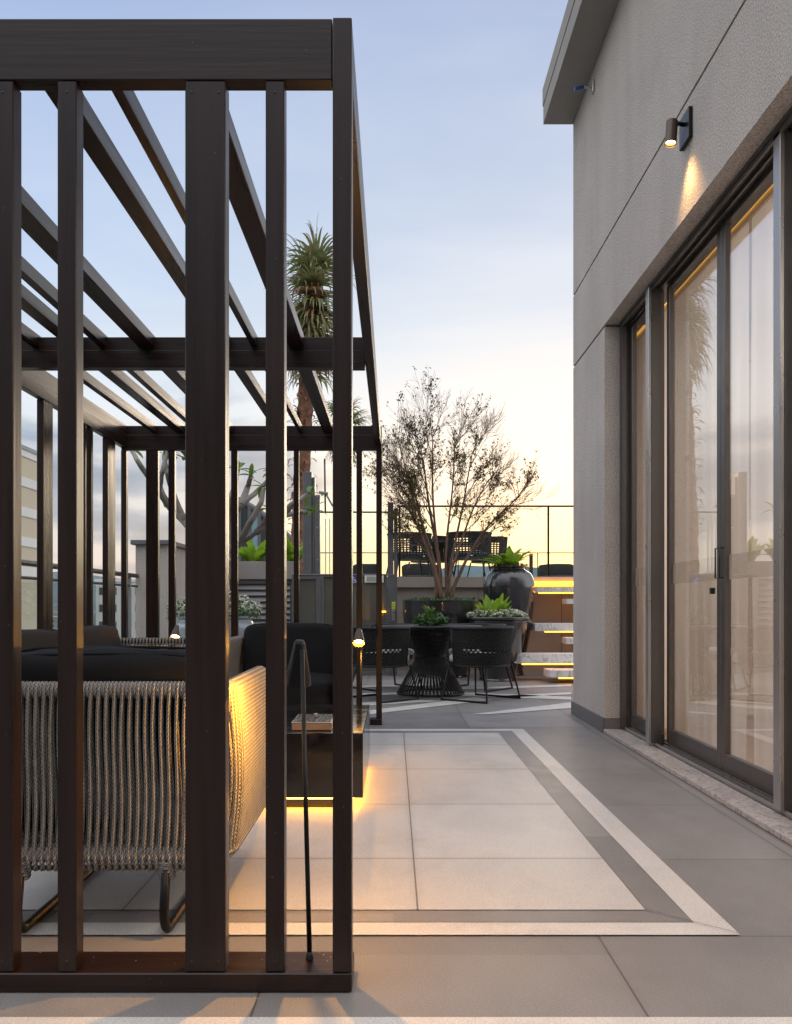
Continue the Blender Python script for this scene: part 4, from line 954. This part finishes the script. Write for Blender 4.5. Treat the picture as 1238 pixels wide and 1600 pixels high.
# ------------------------------------------------------------------ louvre cabinet with planter
t = thing('louvre_screen', 'grey louvred steel screen beneath the stone planter', 'screen', (-1.8, 12.5, 0))
b = MB(); b.rbox(-2.29, 12.5, 0, -2.21, 12.56, 1.30, .004); b.rbox(-1.44, 12.5, 0, -1.385, 12.56, 1.30, .004); b.rbox(-2.209, 12.5, 1.24, -1.441, 12.56, 1.30, .004); b.rbox(-2.209, 12.5, 0, -1.441, 12.56, .06, .004); b.build('frame', LIFT, t)
b = MB()
for k in range(14):
    z = .085+k*.083; b.v += [(-2.205, 12.505, z), (-1.445, 12.505, z), (-1.445, 12.545, z+.07), (-2.205, 12.545, z+.07), (-2.205, 12.505, z-.004), (-1.445, 12.505, z-.004)]; q = len(b.v)-6
    b.face((q, q+1, q+2, q+3)); b.face((q+4, q+5, q+1, q))
b.build('louvres', LIFT_L, t)
MB().box(-2.205, 12.55, .06, -1.445, 12.558, 1.24).build('backing', BLKP, t)
t = thing('stone_planter', 'long grey stone planter box on top of the louvred screen', 'planter', (-1.8, 12.5, 1.3))
b = MB(); b.rbox(-2.29, 12.46, 1.302, -1.385, 13.0, 1.55, .006); b.build('box', EAVE, t)
MB().box(-2.26, 12.49, 1.551, -1.41, 12.97, 1.556).build('soil', SOIL, t)
for i, (x, lab) in enumerate(((-1.98, 'lime green broad leaved plant at the left end of the stone planter'), (-1.46, 'lime green broad leaved plant at the right end of the stone planter'))):
    fronds(lab, (x, 12.7, 1.556), 30, .34, .13, LEAFL, 20+i, (.7, 1.5), (.2, 1.1), .14, name='lime_plant', group='lime plants in the stone planter')

# ------------------------------------------------------------------ platform lift
t = thing('platform_lift', 'grey steel wheelchair platform lift with smoked gate panels', 'lift', (-.65, 12.0, 0))
b = MB(); b.rbox(-1.215, 12.0, 1.362, -1.095, 12.25, 2.73, .006); b.build('mast', LIFT, t)
b = MB(); b.rbox(-1.09, 12.02, 1.362, -1.055, 12.22, 2.66, .004); b.rbox(-1.05, 12.0, 1.362, -.985, 12.1, 2.42, .004); b.build('guide_rail', LIFT, t)
b = MB()
for z in (1.55, 1.98, 2.4): b.tube([(-1.02, 11.999, z), (-1.02, 11.99, z)], .010, 8)
b.build('bolts', STEEL, t)
def frame(x0, x1, z0, z1, y, w=.05, m=LIFT, pan=OLIVE, name='gate'):
    g = MB(); g.rbox(x0, y, z0, x0+w, y+.05, z1, .003); g.rbox(x1-w, y, z0, x1, y+.05, z1, .003); g.rbox(x0+w, y+.001, z1-w*.8, x1-w, y+.049, z1, .003); g.rbox(x0+w, y+.001, z0, x1-w, y+.049, z0+w, .003)
    o = g.build(name, m, t); MB().box(x0+w-.004, y+.02, z0+w-.004, x1-w+.004, y+.028, z1-w*.8+.004).build('panel', pan, o); return o
frame(-1.36, -.97, .02, 1.345, 12.0, .07, LIFT)
frame(-.965, -.50, .02, 1.345, 12.0, .035, LIFT)
frame(-.495, -.085, .02, 1.345, 12.0, .03, LIFT)
MB().rbox(-1.37, 11.99, 1.347, .055, 12.3, 1.360, .003).build('top_plate', LIFT_L, t)
b = MB(); b.rbox(-.080, 11.98, .02, .050, 12.12, 1.345, .004); b.build('control_column', LIFT, t)
b = MB(); b.rbox(-.078, 11.99, 1.362, .0, 12.1, 2.32, .004); b.rbox(.005, 11.99, 1.362, .052, 12.1, 2.24, .004); b.build('upper_column', LIFT, t)
MB().tube([(-.99, 12.02, 2.19), (-.075, 12.02, 2.19)], .011, 8).build('cross_bar', BLK, t)
MB().box(-.98, 12.03, 1.365, -.08, 12.036, 2.18).build('wind_screen', GLASSR, t)
b = MB()
for k in range(4): x = -.93+k*.055; b.box(x, 12.2, 1.362, x+.012, 12.212, 2.12)
b.build('glass_edge', SIGNW, t)
MB().tube([(-.92, 12.1, 2.20), (-.93, 12.1, 2.92)], .012, 6).build('antenna', BLK, t)
b = MB(); b.tube([(-.97, 12.05, 2.42), (-.92, 12.05, 2.46), (-.82, 12.05, 2.28), (-.79, 12.05, 2.26)], .014, 6); b.tube([(-1.0, 12.05, 2.46), (-.88, 12.05, 2.44)], .02, 6); b.build('hinge_arm', LIFT_L, t)
MB().tube([(-.73, 11.995, 1.25), (-.725, 11.99, 1.0), (-.74, 11.99, .75), (-.735, 11.99, .5)], .006, 5).build('cable', BLK, t)
# control box, sticker, keyhole
MB().rbox(-.022, 11.970, .735, .022, 11.979, .875, .003).build('key_panel', STEEL, t)
b = MB(); b.box(-.006, 11.9665, .83, .010, 11.9695, .855); b.lathe([(.008, 0), (.008, .003), (.0001, .003)], (0, 11.966, .78), 10); b.build('key_switch', INK, t)
s1 = MB().box(-.022, 11.974, .885, .024, 11.9785, .985).build('sticker', YEL, t)
b = MB(); 
for k in range(4): b.box(-.015, 11.972, .90+k*.02, .017-.004*(k % 2), 11.9735, .907+k*.02)
b.build('sticker_text', INK, s1)
b = MB()
for k in range(4): b.tube([(-.060, 11.979, .72+k*.05), (-.060, 11.973, .72+k*.05)], .009, 10)
b.build('button', STEEL, t)
MB().rbox(-.155, 11.985, .845, -.10, 11.998, .865, .002).build('indicator_light', LEDS, t)
s1 = MB().rbox(-.385, 11.985, 1.245, -.13, 11.992, 1.34, .001).build('notice_plate', SIGNW, t)
b = MB()
for k in range(5): b.box(-.365+.01*(k % 2), 11.982, 1.262+k*.014, -.15-.012*((k*2) % 3), 11.9845, 1.267+k*.014)
b.build('notice_text', INK, s1)
s1 = MB().rbox(-.58, 11.985, 1.215, -.480, 11.992, 1.36-.02, .001).build('wheelchair_sign', BLUE, t)
b = MB(); cx, cz, yy = -.522, 1.262, 11.982
b.tube([(cx+.020*math.cos(a), yy, cz+.020*math.sin(a)) for a in [R(-200)+R(250)*i/14 for i in range(15)]], .0028, 6)
b.tube([(cx-.006, yy, cz+.038), (cx-.004, yy, cz+.008), (cx+.014, yy, cz+.008), (cx+.024, yy, cz-.014), (cx+.030, yy, cz-.012)], .0036, 6); b.tube([(cx-.005, yy, cz+.024), (cx+.012, yy, cz+.024)], .003, 6)
b.lathe([(.0001, -.006), (.006, -.004), (.006, .004), (.0001, .006)], (cx-.007, yy, cz+.050), 10); b.build('wheelchair_symbol', SIGNW, s1)

# ------------------------------------------------------------------ upper deck, steps
DZ = 1.35
b = MB(); b.box(.055, 12.92, 0, 9, 12.999, DZ-.02); b.build('deck_wall', DECKWALL); tag(bpy.data.objects['deck_wall'], 'taupe clad retaining wall under the upper deck', 'wall')
b = MB(); b.box(-1.36, 12.85, DZ-.15, 9, 27, DZ); tag(b.build('upper_deck', DECKWALL), kind='structure')
b = MB()
for x in (.62, 1.22, 1.82, 2.42, 3.02): b.box(x, 12.9165, .02, x+.006, 12.9195, DZ-.16)
o = b.build('wall_joints', INK, bpy.data.objects['deck_wall'])
b = MB(); b.box(-1.36, 13.0, 0, 0.05, 13.05, DZ-.151); tag(b.build('rear_wall', DECKWALL), 'taupe wall behind the platform lift', 'wall')
st = thing('marble_stairs', 'floating marble stair treads lit underneath by amber strips', 'stairs', (2.2, 11.4, 0))
steps = [(.075, .16, 10.70, 1.86), (.22, .335, 11.05, 1.47), (.44, .52, 11.5, 2.23), (.60, .70, 11.75, 1.87), (.78, .86, 12.0, 2.6), (.96, 1.03, 12.2, 2.37), (1.12, 1.19, 12.45, 1.90)]
for z0, z1, y, x in steps:
    s_ = MB(); s_.v += []; s_.prism([(x, y+.06), (x+.10, y), (4.2, y), (4.2, y+.40), (x, y+.40)], z0, z1); s_.build('tread', MARBLE, st)
    MB().box(x+.12, y+.02, z0-.016, 4.2, y+.045, z0-.001).build('light_strip', LEDS, st)
MB().box(1.80, 12.80, 1.215, 4.2, 12.845, 1.285).build('light_strip', LEDS, st)
MB().rbox(3.9, 10.6, .0, 4.3, 12.9, 1.3, .01).build('stringer', DECKWALL, st)

# railing of the deck
def railing(label, x0, x1, y, z0, z1, posts, seams=()):
    t = thing('deck_railing', label, 'railing', ((x0+x1)/2, y, z0), 0, 'glass railings of the upper deck')
    MB().rbox(x0, y-.015, z1-.025, x1, y+.015, z1, .003).build('top_rail', BLK, t)
    for p in posts: MB().rbox(p-.014, y-.014, z0, p+.014, y+.014, z1-.026, .003).build('post', BLK, t)
    ed = [x0]+list(seams)+[x1]
    for a, c_ in zip(ed, ed[1:]): MB().box(a+.006, y-.005, z0+.03, c_-.006, y+.005, z1-.028).build('glass_panel', GLASSR, t)
    return t
railing('near glass railing with dark top rail on the edge of the upper deck', .07, 6.0, 13.3, DZ, 2.425, (.09, 2.30, 4.4), (1.2, 1.95, 2.30, 3.3, 4.4))
railing('far glass railing at the back of the upper deck', -5.0, 9.0, 25.2, DZ, 2.44, [-4.9+1.12*k for k in range(13)])
MB().box(-5.2, 25.3, DZ+.001, 9.2, 25.6, DZ+.16).build('parapet', WHITEB); tag(bpy.data.objects['parapet'], 'low white parapet at the back of the upper deck', 'parapet')
MB().rbox(2.03, 13.35, DZ+.001, 2.08, 13.40, DZ+.36, .003).build('bollard_light', BRONZE); tag(bpy.data.objects['bollard_light'], 'short bronze post beside the fern of the tall jar', 'post')
# deck furniture
for i, (xp, Y, rot, lab) in enumerate(((640, 16.2, .3, 'dark tub chair on the upper deck at the left of its group'), (672, 17.0, 2.2, 'dark tub chair on the upper deck behind the tree stems'), (733, 16.0, -.3, 'largest dark tub chair on the upper deck right of the tree stems'), (765, 17.2, -1.2, 'dark tub chair on the upper deck at the right end of its group'))):
    tub_chair(lab, ((xp-615)*Y/1400, Y, DZ), rot, group='dark chairs on the upper deck', sc=1.22, open_rows=(2,4,6,8,10,12,14,16))
t = thing('deck_table', 'round dark table among the chairs of the upper deck', 'table', (1.05, 16.8, DZ))
MB().lathe([(.6, .72), (.62, .73), (.62, .75), (.0001, .752)], (1.05, 16.8, DZ), 40).build('table_top', BLK, t)
MB().lathe([(.28, 0), (.28, .02), (.05, .04), (.05, .719)], (1.05, 16.8, DZ), 24).build('pedestal', BLK, t)
for i, (x0, x1, lab) in enumerate(((3.85, 4.85, 'dark low lounge seat at the back of the upper deck seen past the tall jar'), (.2, 1.2, 'dark low lounge seat at the back of the upper deck seen through the tree stems'), (-1.1, -.3, 'dark low lounge seat at the back of the upper deck seen above the platform lift'))):
    t = thing('lounge_seat', lab, 'sofa', ((x0+x1)/2, 23.5, DZ), 0, 'lounge seats at the back of the deck')
    MB().rbox(x0, 23.2, DZ+.12, x1, 24.0, DZ+.24, .01).build('frame', BLK, t)
    b = MB(); cushion(b, ((x0+x1)/2, 23.55, DZ+.30), (x1-x0-.04, .66, .16), .3, i, n=12); b.build('seat_cushion', CUSH_G, t)
    b = MB(); cushion(b, ((x0+x1)/2, 23.9, DZ+.50), (x1-x0-.04, .18, .38), .3, i, n=12); b.build('back_cushion', CUSH_G, t)
    for x in (x0+.04, x1-.04):
        for y in (23.25, 23.95): MB().box(x-.02, y-.02, DZ+.001, x+.02, y+.02, DZ+.119).build('leg', BLK, t)
# glass pavilion far behind the planter
t = thing('glass_pavilion', 'curved roof building with tall teal panes beyond the stone planter', 'building', (-5.0, 32, 0))
b = MB(); pn = MB(); n_ = 9; X0, X1 = -6.2, -3.0
def topz(x): u = (x-X0)/(X1-X0); return 4.9-2.3*u**1.6
for i in range(n_+1):
    x = X0+(X1-X0)*i/n_; b.box(x-.06, 31.9, 0, x+.06, 32.1, topz(x))
b.tube([(X0+(X1-X0)*i/20, 32, topz(X0+(X1-X0)*i/20)) for i in range(21)], .12, 6); b.build('frame', CAPM, t)
for i in range(n_):
    a = X0+(X1-X0)*i/n_+.06; c_ = X0+(X1-X0)*(i+1)/n_-.06; p = MB(); p.v = [(a, 32, 0), (c_, 32, 0), (c_, 32, topz(c_)), (a, 32, topz(a)), (a, 32.05, 0), (c_, 32.05, 0), (c_, 32.05, topz(c_)), (a, 32.05, topz(a))]
    for q in ((0,1,2,3), (7,6,5,4), (0,4,5,1), (3,2,6,7)): p.face(q)
    p.build('pane', TEAL if i % 2 else WINB, t)
MB().box(X0, 32.1, -34, X1, 40, 2.2).build('wall', GREYB, t)
